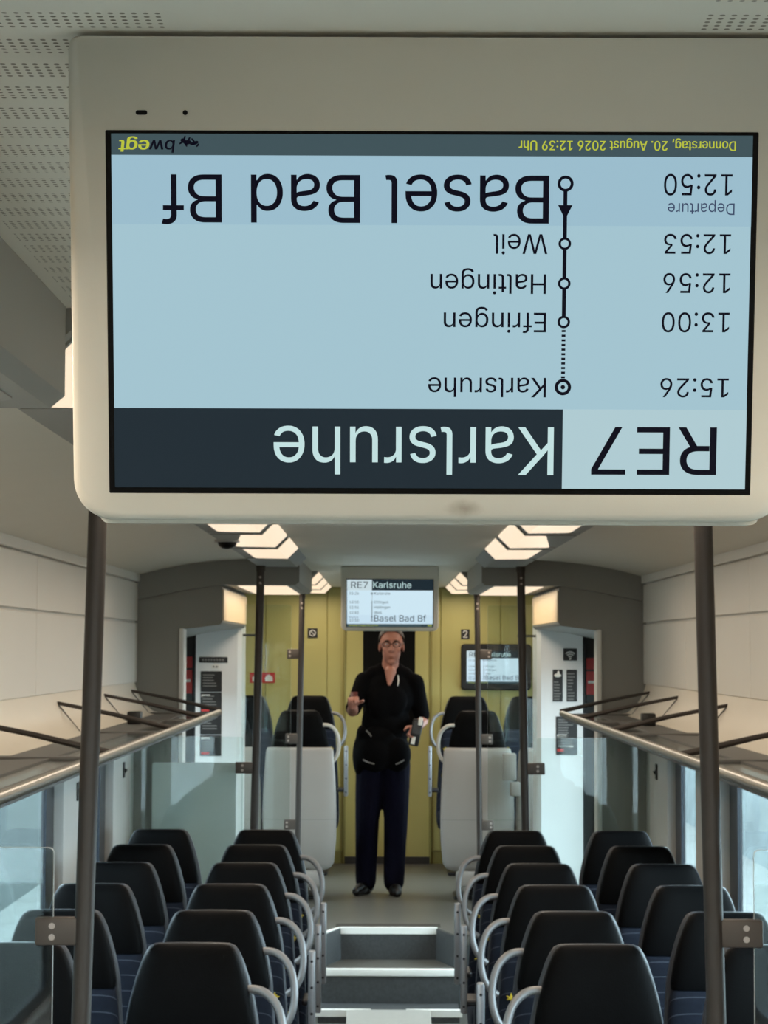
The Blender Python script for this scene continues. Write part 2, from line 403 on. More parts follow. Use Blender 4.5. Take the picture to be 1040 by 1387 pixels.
# letter outlines (units of 1/1000 of the type size)
GLYPHS = json.loads('''{",":[188,[[38,-119,68,71,137,71,84,-119]]],".":[188,[[95,-4,86,-4,78,-1,70,3,63,9,57,16,53,24,50,32,50,41,50,50,53,59,57,66,63,73,70,79,78,83,86,86,95,87,104,86,113,83,121,79,128,73,134,66,138,59,140,50,141,41,140,32,138,24,134,16,128,9,121,3,113,-1,104,-4]]],"0":[453,[[227,-7,199,-5,174,1,151,11,130,24,111,41,95,62,80,86,69,113,60,144,53,178,49,214,48,254,49,294,53,330,60,364,69,395,81,422,95,447,112,467,130,484,151,498,174,508,200,514,227,516,254,514,279,508,302,498,323,484,342,467,358,447,372,422,384,395,393,364,400,330,404,294,405,254,404,214,400,178,393,144,384,113,373,86,359,62,342,41,323,24,302,11,279,1,254,-5],[227,50,245,51,261,56,276,63,290,74,303,87,313,103,323,122,330,144,336,168,340,194,343,223,344,254,343,285,340,314,336,341,330,365,323,387,313,405,303,422,290,435,276,446,261,453,245,458,227,460,209,458,192,453,177,446,163,435,151,422,140,405,131,387,123,365,117,341,113,314,110,285,109,254,110,223,113,194,117,168,123,144,131,122,140,103,151,87,163,74,177,63,192,56,209,51]]],"1":[453,[[76,0,76,55,391,55,391,0],[276,509,276,0,212,0,212,448,209,448,86,358,86,427,198,509]]],"2":[453,[[64,0,64,47,234,229,248,243,261,257,272,270,282,282,291,294,299,305,305,316,311,327,315,337,318,348,320,360,320,371,319,385,317,397,313,408,308,419,301,428,293,436,283,443,273,449,262,454,250,457,237,459,224,460,209,459,196,457,184,453,172,447,162,441,153,433,145,424,139,413,134,402,130,390,128,376,127,362,66,362,67,384,71,405,77,424,86,442,98,459,111,473,126,486,143,496,162,505,182,511,203,514,225,516,247,514,268,511,288,505,306,497,323,486,337,474,350,461,361,445,370,428,376,411,380,392,381,372,380,358,378,345,375,331,371,318,365,304,357,290,347,275,336,259,322,241,306,223,288,202,267,180,153,60,153,57,389,57,389,0]]],"3":[453,[[218,-7,195,-6,173,-3,152,2,133,10,114,19,98,30,83,43,70,57,60,74,52,91,46,111,44,132,109,132,111,119,115,107,120,97,126,87,134,78,144,71,154,64,165,59,178,55,191,52,204,50,219,50,234,51,248,53,262,56,275,61,287,67,297,74,307,83,315,93,321,104,325,116,328,130,329,145,328,158,326,172,322,184,316,196,308,207,299,217,288,226,275,234,260,240,242,244,223,247,201,248,157,248,157,299,288,448,288,452,70,452,70,509,372,509,372,461,211,278,211,289,239,290,264,288,287,284,308,276,327,265,344,253,359,239,371,222,381,205,387,186,392,166,393,145,392,123,387,103,380,84,370,66,358,50,344,36,327,23,309,12,288,4,266,-2,243,-6]]],"5":[453,[[221,-7,199,-6,178,-2,159,3,140,11,123,21,108,32,94,45,83,60,73,76,66,93,62,111,60,130,122,130,124,119,127,108,132,98,138,89,145,80,154,73,163,66,173,60,184,56,196,52,208,50,221,50,236,51,250,53,264,58,276,64,288,72,298,82,307,92,314,104,320,117,324,131,327,146,328,162,327,178,324,193,320,208,314,221,306,233,297,244,286,254,275,262,262,269,248,273,233,276,218,277,205,276,192,275,180,272,167,268,156,264,145,258,136,252,128,246,67,253,96,509,366,509,366,452,151,452,134,301,136,301,145,308,155,315,166,320,178,325,190,329,203,331,216,333,229,334,247,333,263,330,279,326,294,321,308,314,321,306,334,296,345,285,355,273,364,260,372,246,379,231,384,215,388,199,390,181,391,163,390,139,385,117,379,95,369,76,357,57,343,41,327,27,309,15,289,6,268,-1,245,-5]]],"6":[453,[[226,-7,203,-5,182,-1,161,5,142,15,125,26,109,40,96,56,84,74,75,94,69,115,65,138,64,162,65,180,68,199,73,219,80,239,89,261,102,285,118,311,137,340,252,509,322,509,151,261,145,261,149,268,154,275,159,281,165,288,172,293,179,299,187,303,196,307,205,310,214,312,224,314,235,314,257,313,278,309,298,303,316,295,332,284,346,271,359,257,370,240,378,221,384,201,388,180,389,157,388,134,384,112,377,92,368,73,356,55,343,39,327,26,310,14,291,5,271,-2,249,-6],[226,48,241,49,254,52,267,56,279,63,289,70,299,79,307,90,314,101,320,114,324,128,327,142,327,157,327,173,324,187,320,201,314,213,307,225,299,235,289,244,279,251,267,258,254,262,241,264,226,265,212,264,198,262,186,258,174,252,163,244,153,235,145,225,138,214,132,201,128,188,126,174,125,158,126,143,128,128,132,114,138,102,145,90,153,79,163,70,174,63,186,56,198,52,212,49]]],"7":[453,[[97,0,323,448,323,452,62,452,62,509,391,509,391,449,165,0]]],"9":[453,[[226,516,249,514,271,510,291,503,310,494,328,482,343,468,356,452,368,434,377,414,384,393,388,371,389,347,388,328,385,309,380,290,373,270,363,248,350,224,334,197,315,168,200,0,130,0,301,248,307,248,303,240,299,234,294,227,287,221,281,215,273,210,265,206,257,202,248,199,238,196,228,195,218,195,195,196,175,199,155,206,137,214,121,225,106,237,94,252,83,269,74,287,68,307,65,329,64,352,65,375,69,397,75,417,85,436,96,454,110,469,125,483,143,494,162,504,182,510,203,514],[226,460,212,459,199,457,186,452,174,446,163,438,154,429,145,419,138,407,133,395,129,381,126,367,125,352,126,336,129,322,133,308,138,295,145,284,154,274,163,265,174,257,186,251,199,247,212,244,226,243,240,244,254,247,267,251,279,257,289,265,299,273,307,284,314,295,320,308,324,321,327,335,327,350,327,366,324,381,320,394,314,407,307,419,299,429,290,438,279,446,267,452,254,457,241,459]]],":":[188,[[95,-4,86,-4,78,-1,70,3,63,9,57,16,53,24,50,32,50,41,50,50,53,59,57,66,63,73,70,79,78,83,86,86,95,87,104,86,113,83,121,79,128,73,134,66,138,59,140,50,141,41,140,32,138,24,134,16,128,9,121,3,113,-1,104,-4],[95,271,86,272,78,274,70,278,63,284,57,291,53,299,50,307,50,316,50,325,53,334,57,342,63,349,70,354,78,359,86,361,95,362,104,361,113,359,121,354,128,349,134,342,138,334,140,325,141,316,140,307,138,299,134,291,128,284,121,278,113,274,104,272]]],"A":[480,[[16,0,201,509,276,509,463,0,395,0,287,302,282,317,276,334,270,352,264,372,257,394,250,420,241,447,232,478,245,478,236,447,228,419,220,393,213,371,206,351,201,333,195,317,191,302,85,0],[110,142,110,199,370,199,370,142]]],"B":[456,[[60,0,60,509,241,509,266,508,289,504,310,499,329,491,345,481,359,469,371,456,381,442,388,426,394,410,397,392,398,374,397,358,395,344,392,331,387,320,380,310,373,301,365,293,356,286,347,280,336,275,326,270,315,267,315,262,327,261,339,257,351,252,363,245,374,237,385,227,394,216,402,203,409,189,414,173,417,155,418,136,417,117,413,100,408,83,400,67,390,52,377,39,362,28,344,18,324,10,301,4,275,1,247,0],[125,57,245,57,272,58,296,63,315,70,330,80,341,92,349,105,354,120,355,137,355,149,352,161,348,173,342,184,335,194,327,203,317,211,306,218,293,224,279,228,264,230,248,231,125,231],[125,285,238,285,252,286,265,288,277,291,288,296,299,302,308,309,316,317,323,326,329,337,333,348,335,359,336,372,334,388,330,403,323,417,313,429,299,439,283,446,263,450,240,452,125,452]]],"D":[502,[[219,0,96,0,96,57,215,57,244,58,272,63,296,70,318,81,337,94,354,110,368,128,379,149,388,172,394,198,398,226,399,255,398,285,394,312,388,337,379,361,368,381,354,399,338,415,320,428,299,438,275,446,249,450,221,452,93,452,93,509,225,509,261,507,294,501,325,492,353,478,377,461,399,441,418,418,433,391,446,361,455,329,460,293,462,255,460,217,455,181,446,149,433,119,417,92,398,68,376,48,351,31,322,17,291,8,256,2],[125,509,125,0,60,0,60,509]]],"E":[419,[[60,0,60,509,372,509,372,452,125,452,125,286,355,286,355,229,125,229,125,57,375,57,375,0]]],"H":[517,[[60,0,60,509,125,509,125,289,392,289,392,509,457,509,457,0,392,0,392,232,125,232,125,0]]],"K":[467,[[104,145,104,216,113,228,122,239,130,250,139,261,148,272,157,282,165,293,174,303,184,314,193,324,202,334,212,344,364,509,448,509,231,276,228,276],[60,0,60,509,125,509,125,334,124,225,125,193,125,0],[372,0,188,259,228,309,449,0]]],"R":[449,[[60,0,60,509,236,509,264,507,290,504,313,497,333,489,351,478,367,465,380,450,390,433,399,415,405,395,408,374,409,352,408,330,405,309,399,290,390,271,380,255,367,240,351,228,333,217,312,209,289,203,264,199,236,198,127,198,127,255,234,255,252,256,269,258,284,262,298,267,309,273,319,281,327,290,334,300,339,312,342,324,344,338,345,352,344,367,342,380,339,393,334,405,327,415,319,425,309,433,298,440,284,445,269,449,252,451,233,452,125,452,125,0],[353,0,230,229,303,229,428,0]]],"U":[517,[[259,-8,230,-7,203,-2,177,5,154,15,133,28,114,43,98,60,85,80,74,101,66,124,62,148,60,173,60,509,124,509,124,178,125,160,128,144,133,128,141,113,150,99,160,87,173,77,187,68,203,61,220,56,239,53,259,52,279,53,298,56,315,61,331,68,345,77,357,87,368,99,377,113,384,128,389,144,392,160,393,178,393,509,457,509,457,173,456,148,451,124,443,101,433,80,419,60,403,43,384,28,363,15,340,5,315,-2,288,-7]]],"W":[686,[[155,0,16,509,82,509,163,196,166,183,170,171,173,158,175,145,178,133,181,120,184,107,187,94,189,80,192,67,195,53,197,40,189,40,192,53,194,67,197,80,200,94,203,107,205,120,208,133,211,145,214,158,218,171,221,183,224,196,306,509,380,509,462,196,465,183,468,171,471,158,474,145,477,133,480,120,483,107,486,94,489,80,492,67,494,53,497,40,488,40,491,53,493,67,496,80,499,94,502,107,504,120,507,133,510,145,523,196,603,509,670,509,530,0,455,0,368,323,363,339,359,356,355,373,351,391,347,410,344,431,340,452,336,475,350,475,346,453,342,433,339,413,335,395,331,377,327,359,323,341,318,323,230,0]]],"a":[389,[[160,-9,142,-8,126,-5,110,-1,94,5,80,12,68,22,57,32,48,45,40,58,35,73,31,90,30,108,31,123,34,138,38,150,43,161,50,171,58,179,67,187,78,193,89,199,100,203,112,207,125,211,138,213,152,216,165,218,178,220,194,222,209,224,222,225,234,227,244,228,252,230,259,232,265,235,270,238,273,243,275,248,276,255,276,257,275,268,273,279,271,288,267,297,262,304,256,311,248,317,240,322,230,326,220,329,208,330,196,331,183,330,171,329,159,326,149,322,140,318,132,313,124,307,118,301,112,294,107,288,103,281,100,274,41,291,48,308,57,322,67,335,79,346,91,355,104,364,118,370,133,375,148,379,163,382,179,384,194,384,204,384,215,383,227,382,239,379,251,376,263,372,275,367,286,360,296,353,306,343,315,333,322,320,329,306,333,290,336,272,337,251,337,0,277,0,277,52,272,52,269,45,264,38,258,32,252,25,244,18,236,12,226,6,215,1,203,-3,190,-6,176,-8],[170,45,187,46,202,49,216,53,228,59,239,66,248,74,257,83,263,93,269,104,272,115,275,126,276,138,276,190,273,188,270,186,265,184,259,182,253,180,246,179,239,177,231,176,223,175,216,173,208,172,200,171,175,168,165,166,154,164,144,162,134,159,125,155,117,150,110,145,103,139,98,132,95,124,93,115,92,105,92,95,94,87,98,79,102,72,107,66,114,61,121,56,130,52,139,49,149,47,159,46]]],"b":[424,[[229,-8,213,-7,198,-5,184,-1,172,4,162,10,153,17,145,24,138,31,132,39,127,46,122,53,118,59,112,59,112,0,53,0,53,509,114,509,114,319,118,319,122,325,127,331,132,338,137,346,144,353,152,360,161,367,171,373,183,378,197,381,212,384,229,384,252,383,274,378,294,371,313,361,330,347,345,332,359,313,370,293,379,270,385,245,389,218,390,189,389,160,385,133,379,108,370,84,359,64,346,45,330,29,313,16,294,5,274,-2,252,-7],[220,47,237,48,253,51,267,57,279,66,291,76,301,88,309,101,316,117,321,133,325,151,327,170,328,189,327,209,325,227,321,245,316,261,309,276,301,290,291,301,280,311,267,319,253,325,237,329,220,330,203,329,188,325,174,320,161,312,150,302,140,291,132,278,125,263,120,247,116,229,113,210,113,189,113,169,116,150,120,132,125,115,132,100,140,86,150,75,162,65,174,57,188,51,204,48]]],"d":[424,[[195,-8,172,-7,151,-2,130,5,111,16,94,29,79,45,66,64,55,84,46,108,39,133,35,160,34,189,35,218,39,245,46,270,55,293,66,313,79,332,95,347,112,361,131,371,151,378,173,383,196,384,213,384,228,381,241,378,253,373,263,367,272,360,280,353,287,346,293,338,298,331,303,325,306,319,311,319,311,509,372,509,372,0,313,0,313,59,307,59,303,53,298,46,293,39,287,31,280,24,272,17,263,10,252,4,241,-1,227,-5,212,-7],[205,47,221,48,236,51,250,57,263,65,274,75,284,86,293,100,299,115,305,132,309,150,311,169,312,189,311,210,309,229,305,247,300,263,293,278,284,291,275,302,263,312,251,320,237,325,221,329,205,330,187,329,172,325,157,319,145,311,133,301,124,290,115,276,108,261,103,245,99,227,97,209,96,189,97,170,99,151,103,133,109,117,115,101,124,88,134,76,145,66,158,57,172,51,188,48]]],"e":[404,[[212,-8,185,-7,161,-2,138,6,117,16,98,30,82,46,68,64,56,85,46,108,40,132,35,159,34,187,35,215,39,242,46,267,55,290,67,311,81,329,97,346,115,359,135,370,157,378,180,383,205,384,221,384,236,382,251,379,266,374,280,368,294,361,307,351,319,341,331,329,341,315,350,299,357,282,363,263,368,242,370,219,371,194,371,169,75,169,75,221,338,221,310,202,309,220,307,237,303,254,298,269,291,282,283,294,273,305,263,314,250,321,237,326,222,329,205,330,189,329,173,326,159,321,146,313,135,304,125,294,116,282,109,270,103,256,99,241,97,226,96,211,96,178,97,157,100,139,104,122,110,106,118,92,128,80,139,70,151,61,165,55,179,50,195,47,212,46,224,47,234,48,244,50,254,53,263,56,271,61,278,66,285,73,292,80,297,88,302,96,306,105,365,91,360,77,353,63,345,51,335,39,324,29,311,19,298,11,283,4,266,-1,249,-5,231,-7]]],"f":[254,[[228,379,228,327,6,327,6,379],[81,0,81,432,82,447,84,461,89,474,96,486,104,496,113,505,124,513,135,519,148,524,161,527,174,529,187,530,197,530,207,529,215,528,222,527,229,525,234,524,239,522,243,521,227,468,225,469,222,470,219,471,215,472,211,473,206,473,200,474,195,474,182,473,171,470,162,466,154,460,149,452,145,443,142,431,142,419,142,0]]],"g":[425,[[207,-151,187,-150,168,-148,150,-144,134,-140,119,-134,105,-127,93,-119,82,-110,73,-101,64,-91,57,-80,51,-69,101,-41,106,-47,110,-53,116,-59,122,-66,128,-72,136,-78,145,-83,154,-88,165,-92,178,-95,192,-97,207,-97,229,-96,249,-92,267,-85,282,-75,295,-62,304,-47,310,-28,311,-6,311,68,306,68,302,62,298,56,293,49,287,41,280,34,272,28,263,21,252,16,241,11,227,8,212,5,195,5,173,6,152,10,132,17,113,27,95,39,80,53,67,71,55,90,46,112,39,136,35,163,34,191,35,220,39,246,46,271,55,293,66,314,80,332,95,347,112,361,131,371,152,378,173,383,196,384,213,384,228,382,242,378,253,373,264,367,273,360,281,353,288,346,294,338,299,331,304,325,308,319,313,319,313,379,372,379,372,-9,371,-32,367,-54,360,-73,350,-90,338,-104,324,-117,308,-127,291,-136,271,-142,251,-147,229,-150],[205,59,222,60,237,63,251,68,264,75,275,84,285,95,293,107,300,121,305,137,309,154,312,172,312,193,312,212,309,231,305,248,300,264,293,278,285,291,275,303,264,312,251,320,237,325,222,329,205,330,188,329,172,325,158,320,145,312,134,302,124,290,115,277,109,262,103,246,99,229,97,212,96,193,97,173,99,155,103,138,109,123,116,108,124,96,134,85,145,76,158,68,172,63,188,60]]],"h":[410,[[114,227,114,0,53,0,53,509,114,509,114,287,102,287,112,312,124,332,137,349,152,362,169,372,187,379,207,383,227,384,246,383,264,380,280,376,295,369,309,360,321,349,332,336,341,321,348,304,353,285,356,264,357,240,357,0,296,0,296,235,295,256,290,275,283,291,273,304,260,315,246,323,229,328,210,329,197,328,184,326,172,322,161,317,150,311,141,303,133,293,126,283,121,271,117,257,114,243]]],"i":[167,[[53,0,53,379,114,379,114,0],[84,443,75,444,67,446,60,449,54,455,48,461,44,468,42,475,41,483,42,491,44,499,48,506,54,512,60,517,67,521,75,523,84,524,92,523,100,521,107,517,114,512,119,506,123,499,126,491,126,483,126,475,123,468,119,461,114,455,107,449,100,446,92,444]]],"l":[189,[[139,-2,119,-1,101,3,86,10,74,20,65,33,58,47,54,65,53,84,53,509,114,509,114,99,114,87,115,77,117,68,120,62,124,58,130,54,137,53,146,52,150,52,154,52,158,52,160,53,163,53,165,53,167,54,170,54,181,3,176,2,172,1,167,0,162,-1,156,-2,151,-2,145,-2]]],"n":[410,[[114,227,114,0,53,0,53,379,112,379,112,287,102,287,112,312,124,332,137,349,152,362,169,372,187,379,207,383,227,384,246,383,264,380,280,376,295,369,309,360,321,349,332,336,341,321,348,304,353,285,356,264,357,240,357,0,296,0,296,235,295,256,290,275,283,291,273,304,260,315,246,323,229,328,210,329,197,328,184,326,172,322,161,317,150,311,141,303,133,293,126,283,121,271,117,257,114,243]]],"o":[415,[[207,-8,182,-7,159,-2,137,6,117,16,98,30,82,46,68,64,56,85,46,108,40,133,36,159,34,187,36,216,40,243,46,268,56,291,68,312,82,330,98,346,117,360,137,371,159,378,182,383,207,384,233,383,256,378,278,371,299,360,317,346,333,330,347,312,359,291,369,268,376,243,380,216,381,187,380,159,376,133,369,108,359,85,347,64,333,46,317,30,299,16,278,6,256,-2,233,-7],[207,46,226,48,242,51,257,57,270,66,282,76,292,89,300,102,307,117,312,134,316,151,318,169,319,187,318,206,316,224,312,242,307,258,300,274,292,287,282,300,270,310,257,319,242,325,226,329,207,330,189,329,173,325,158,319,145,310,134,300,124,287,115,274,108,258,103,242,99,224,97,206,96,187,97,169,99,151,103,134,108,117,115,102,124,89,134,76,145,66,158,57,173,51,189,48]]],"p":[424,[[53,-143,53,379,112,379,112,319,118,319,122,325,126,331,131,338,137,346,144,353,152,360,161,367,171,373,183,378,197,381,212,384,229,384,252,383,274,378,294,371,313,361,330,347,345,332,359,313,370,293,379,270,385,245,389,218,390,189,389,160,385,133,379,108,370,84,359,64,346,45,330,29,313,16,294,5,274,-2,252,-7,229,-8,213,-7,198,-5,184,-1,173,4,162,10,153,17,145,24,138,31,132,39,127,46,122,53,118,59,114,59,114,-143],[220,47,237,48,253,51,267,57,279,66,291,76,301,88,309,101,316,117,321,133,325,151,327,170,328,189,327,209,325,227,321,245,316,261,309,276,301,290,291,301,280,311,267,319,253,325,237,329,220,330,203,329,188,325,174,320,161,312,150,302,140,291,132,278,125,263,120,247,116,229,113,210,113,189,113,169,116,150,120,132,125,115,132,100,140,86,150,75,162,65,174,57,188,51,204,48]]],"r":[259,[[53,0,53,379,112,379,112,321,115,321,122,335,130,347,140,358,152,367,166,375,181,380,196,384,213,385,217,385,221,385,225,385,229,384,243,384,243,322,242,323,239,323,235,324,230,324,224,325,219,325,213,326,207,326,194,325,182,323,170,319,159,315,149,309,140,301,132,293,126,284,121,273,117,262,114,250,114,237,114,0]]],"s":[365,[[182,-8,163,-7,145,-5,128,-2,112,3,98,10,84,18,72,27,62,38,53,50,45,63,40,78,36,94,94,107,99,92,105,79,114,69,124,60,136,54,150,49,165,46,181,45,200,46,217,50,232,55,244,62,255,71,262,81,267,91,268,103,267,112,265,121,260,129,254,136,246,142,237,147,225,151,212,155,149,170,125,177,104,186,87,196,72,208,61,222,53,237,48,255,47,274,48,290,51,305,57,319,65,332,75,343,87,354,100,363,115,370,131,377,149,381,167,384,187,384,206,384,223,381,239,378,254,372,267,366,279,358,290,349,299,339,307,328,314,316,319,303,324,290,268,277,264,288,258,298,251,307,243,316,232,323,219,328,205,331,187,333,171,332,156,329,143,324,131,317,121,308,114,299,110,289,109,277,110,267,112,258,117,250,124,243,133,237,144,232,157,227,172,223,229,209,254,202,275,194,292,183,306,171,317,158,325,142,330,125,331,107,330,90,326,75,321,61,312,47,302,35,290,24,276,15,260,6,242,0,223,-5,203,-7]]],"t":[227,[[204,379,204,327,6,327,6,379],[65,471,126,471,126,98,127,86,128,76,132,68,136,61,142,56,150,53,159,51,170,50,173,50,177,50,181,51,185,51,190,52,194,52,198,53,202,54,213,2,208,0,203,-1,198,-2,192,-3,186,-3,180,-4,174,-4,168,-4,145,-3,125,2,107,10,92,21,80,35,72,52,67,71,65,93]]],"u":[410,[[182,-5,164,-4,146,-1,130,4,115,11,101,20,89,31,78,44,69,59,62,76,57,95,54,116,53,139,53,379,114,379,114,144,115,123,119,105,127,89,137,75,150,64,164,56,181,52,200,50,213,51,226,53,238,57,249,62,259,69,268,77,276,86,283,97,289,109,293,122,295,137,296,153,296,379,357,379,357,0,298,0,298,92,307,92,297,67,286,47,272,30,257,17,240,7,222,0,203,-4]]],"w":[567,[[138,0,23,379,87,379,133,214,138,196,143,177,149,157,154,137,159,115,165,91,170,67,175,41,165,41,170,66,175,90,180,113,186,135,191,156,196,176,201,195,206,214,252,379,316,379,362,214,366,196,371,176,376,157,382,136,387,114,392,91,397,67,402,41,391,41,397,66,402,90,408,113,413,135,418,156,423,176,429,195,434,214,480,379,545,379,429,0,368,0,319,172,305,225,301,239,297,252,294,266,291,280,277,338,291,338,277,280,273,266,270,252,266,238,263,225,259,211,255,198,252,185,248,172,199,0]]]}''')
CAP_H = 509.0

def lettering(name, items, mname, parent, flip, depth):
    """items: (text, u0, u1, top, base, slant) in mm; a mesh of filled letters facing -Y per text"""
    out = []
    for text, u0, u1, top, base, slant in items:
        pen, glyphs = 0.0, []
        for ch in text:
            if ch == ' ':
                pen += 197
                continue
            adv, contours = GLYPHS[ch]
            glyphs.append([[(c[i] + pen, c[i + 1]) for i in range(0, len(c), 2)] for c in contours])
            pen += adv
        x0 = min(p[0] for g in glyphs for c in g for p in c)
        x1 = max(p[0] for g in glyphs for c in g for p in c)
        sx, sy = (u1 - u0) / (x1 - x0), (top - base) / CAP_H
        verts, faces = [], []
        for g in glyphs:
            pts = [p for c in g for p in c]
            edges, o = [], 0
            for c in g:
                edges += [(o + k, o + (k + 1) % len(c)) for k in range(len(c))]
                o += len(c)
            V, _, F, _, _, _ = delaunay_2d_cdt([Vector(p) for p in pts], edges, [], 0, 1e-3)
            o = len(verts)
            verts += [(flip * (u0 + (v.x - x0) * sx + slant * v.y * sy) / 1000, -depth, flip * (base + v.y * sy) / 1000) for v in V]
            for f in F:
                cx, cy = sum(V[k].x for k in f) / 3, sum(V[k].y for k in f) / 3
                wind = 0
                for c in g:
                    for (ax, ay), (bx, by) in zip(c, c[1:] + c[:1]):
                        if (ay > cy) != (by > cy) and ax + (cy - ay) / (by - ay) * (bx - ax) > cx:
                            wind += 1 if by > ay else -1
                if wind:
                    faces.append([o + k for k in f])
        me = bpy.data.meshes.new(name)
        me.from_pydata(verts, [], faces)
        me.materials.append(MATS[mname])
        out.append(link(name, me, parent))
    return out

# ------------------------------------------------------------------ the shell of the carriage
Y0, Y1 = -2.6, 17.0
prof = [(-1.42, 2.03), (-1.33, 2.037), (-1.2, 2.07), (-1.05, 2.098), (-.9, 2.115), (-.7, 2.127), (-.465, 2.13)]
prof = prof + [(-x, z) for x, z in reversed(prof)]
struct(MB().prism(prof + [(1.42, 2.24), (-1.42, 2.24)], 'Y', Y0, Y1 + .1).build('ceiling', 'ceiling_cream', angle=20))

LOW = -.45
struct(MB().box(-1.42, 1.42, Y0, 3.2, -.06, 0).build('floor', 'floor_grey'))
struct(MB().box(-1.42, 1.42, 3.2, 12.83, LOW - .06, LOW).build('floor', 'floor_grey'))
# upper floor behind the steps, its front edge drawn back to the step in the middle
up = [(-1.42, 12.80), (-.385, 12.80), (-.29, 13.11), (.29, 13.11), (.385, 12.80), (1.42, 12.80), (1.42, Y1 + .1), (-1.42, Y1 + .1)]
struct(MB().prism(up, 'Z', -.06, 0).build('floor', 'floor_grey'))

def stairs(flip):
    def Y(y):
        return y if not flip else 15.9 - y
    st = struct(link('stairs', None))
    st['kind'] = 'structure'
    body = MB()
    body.prism([(Y(12.46), LOW), (Y(12.46), -.38), (Y(12.71), -.38), (Y(12.71), -.19), (Y(13.10), -.19), (Y(13.10), -.03), (Y(13.30), -.03), (Y(13.30), LOW)], 'X', -.40, .40)
    a = struct(body.build('stair_body', 'riser_speckle', st, smooth=False))
    t = MB()
    t.prism([(-.40, Y(12.73)), (.40, Y(12.73)), (.385, Y(12.80)), (.29, Y(13.10)), (-.29, Y(13.10)), (-.385, Y(12.80))], 'Z', -.191, -.186)
    struct(t.build('tread', 'floor_grey', st))
    n = MB()
    n.box(-.40, .40, Y(12.70), Y(12.735), -.225, -.184, .004)
    struct(n.build('nosing', 'nosing', st))
    n = MB()
    n.prism([(-.29, Y(13.095)), (.29, Y(13.095)), (.29, Y(13.13)), (-.29, Y(13.13))], 'Z', -.036, .003)
    struct(n.build('nosing', 'nosing', st))
    n = MB()
    n.prism([(-.388, Y(12.79)), (-.293, Y(13.095)), (-.293, Y(13.13)), (-.42, Y(12.80))], 'Z', -.036, .003)
    struct(n.build('nosing', 'nosing', st))
    n = MB()
    n.box(-.315, .31, Y(13.13), Y(13.28), -.01, .002)
    struct(n.build('tread_strip', 'dark_strip', st))
    for s in (-1, 1):
        n = MB()
        pts = [(s * .415, 12.452), (s * .415, 12.49), (s * .10, 12.49), (s * .10, 12.482), (s * .17, 12.470), (s * .24, 12.458), (s * .30, 12.452)]
        n.prism([(x, Y(y)) for x, y in pts], 'Z', -.415, -.376)
        struct(n.build('nosing', 'nosing', st))
        w = MB()
        w.prism([(s * .40, Y(12.79)), (s * .377, Y(12.79)), (s * .282, Y(13.10)), (s * .40, Y(13.10))], 'Z', -.19, -.004)
        struct(w.build('stair_cheek', 'riser_speckle', st, smooth=False))
    r = MB()
    r.prism([(Y(12.475), -.378), (Y(12.46), -.378), (Y(11.55), LOW + .004), (Y(11.55), LOW - .01), (Y(12.475), LOW - .01)], 'X', -.235, .235)
    struct(r.build('ramp', 'floor_pale', st))
stairs(False)
stairs(True)

def walled(name, sgn, ys, zs, holes, x, t, m):
    """one wall skin with thickness t, a grid of cells with holes left open"""
    b = MB()
    g = {}
    def V(i, j, k):
        if (i, j, k) not in g:
            g[(i, j, k)] = b.bm.verts.new((sgn * (x + k * t), ys[i], zs[j]))
        return g[(i, j, k)]
    def solid(i, j):
        if not (0 <= i < len(ys) - 1 and 0 <= j < len(zs) - 1):
            return False
        cy, cz = (ys[i] + ys[i + 1]) / 2, (zs[j] + zs[j + 1]) / 2
        return not any(a < cy < c and d < cz < e for a, c, d, e in holes)
    for i in range(len(ys) - 1):
        for j in range(len(zs) - 1):
            if not solid(i, j):
                continue
            for k in (0, 1):
                b._f([V(i, j, k), V(i + 1, j, k), V(i + 1, j + 1, k), V(i, j + 1, k)])
            for di, dj, e in ((-1, 0, ((0, 0), (0, 1))), (1, 0, ((1, 0), (1, 1))), (0, -1, ((0, 0), (1, 0))), (0, 1, ((0, 1), (1, 1)))):
                if not solid(i + di, j + dj):
                    (p, q), (r, s) = e
                    b._f([V(i + p, j + q, 0), V(i + r, j + s, 0), V(i + r, j + s, 1), V(i + p, j + q, 1)])
    return struct(b.build(name, m, smooth=False))

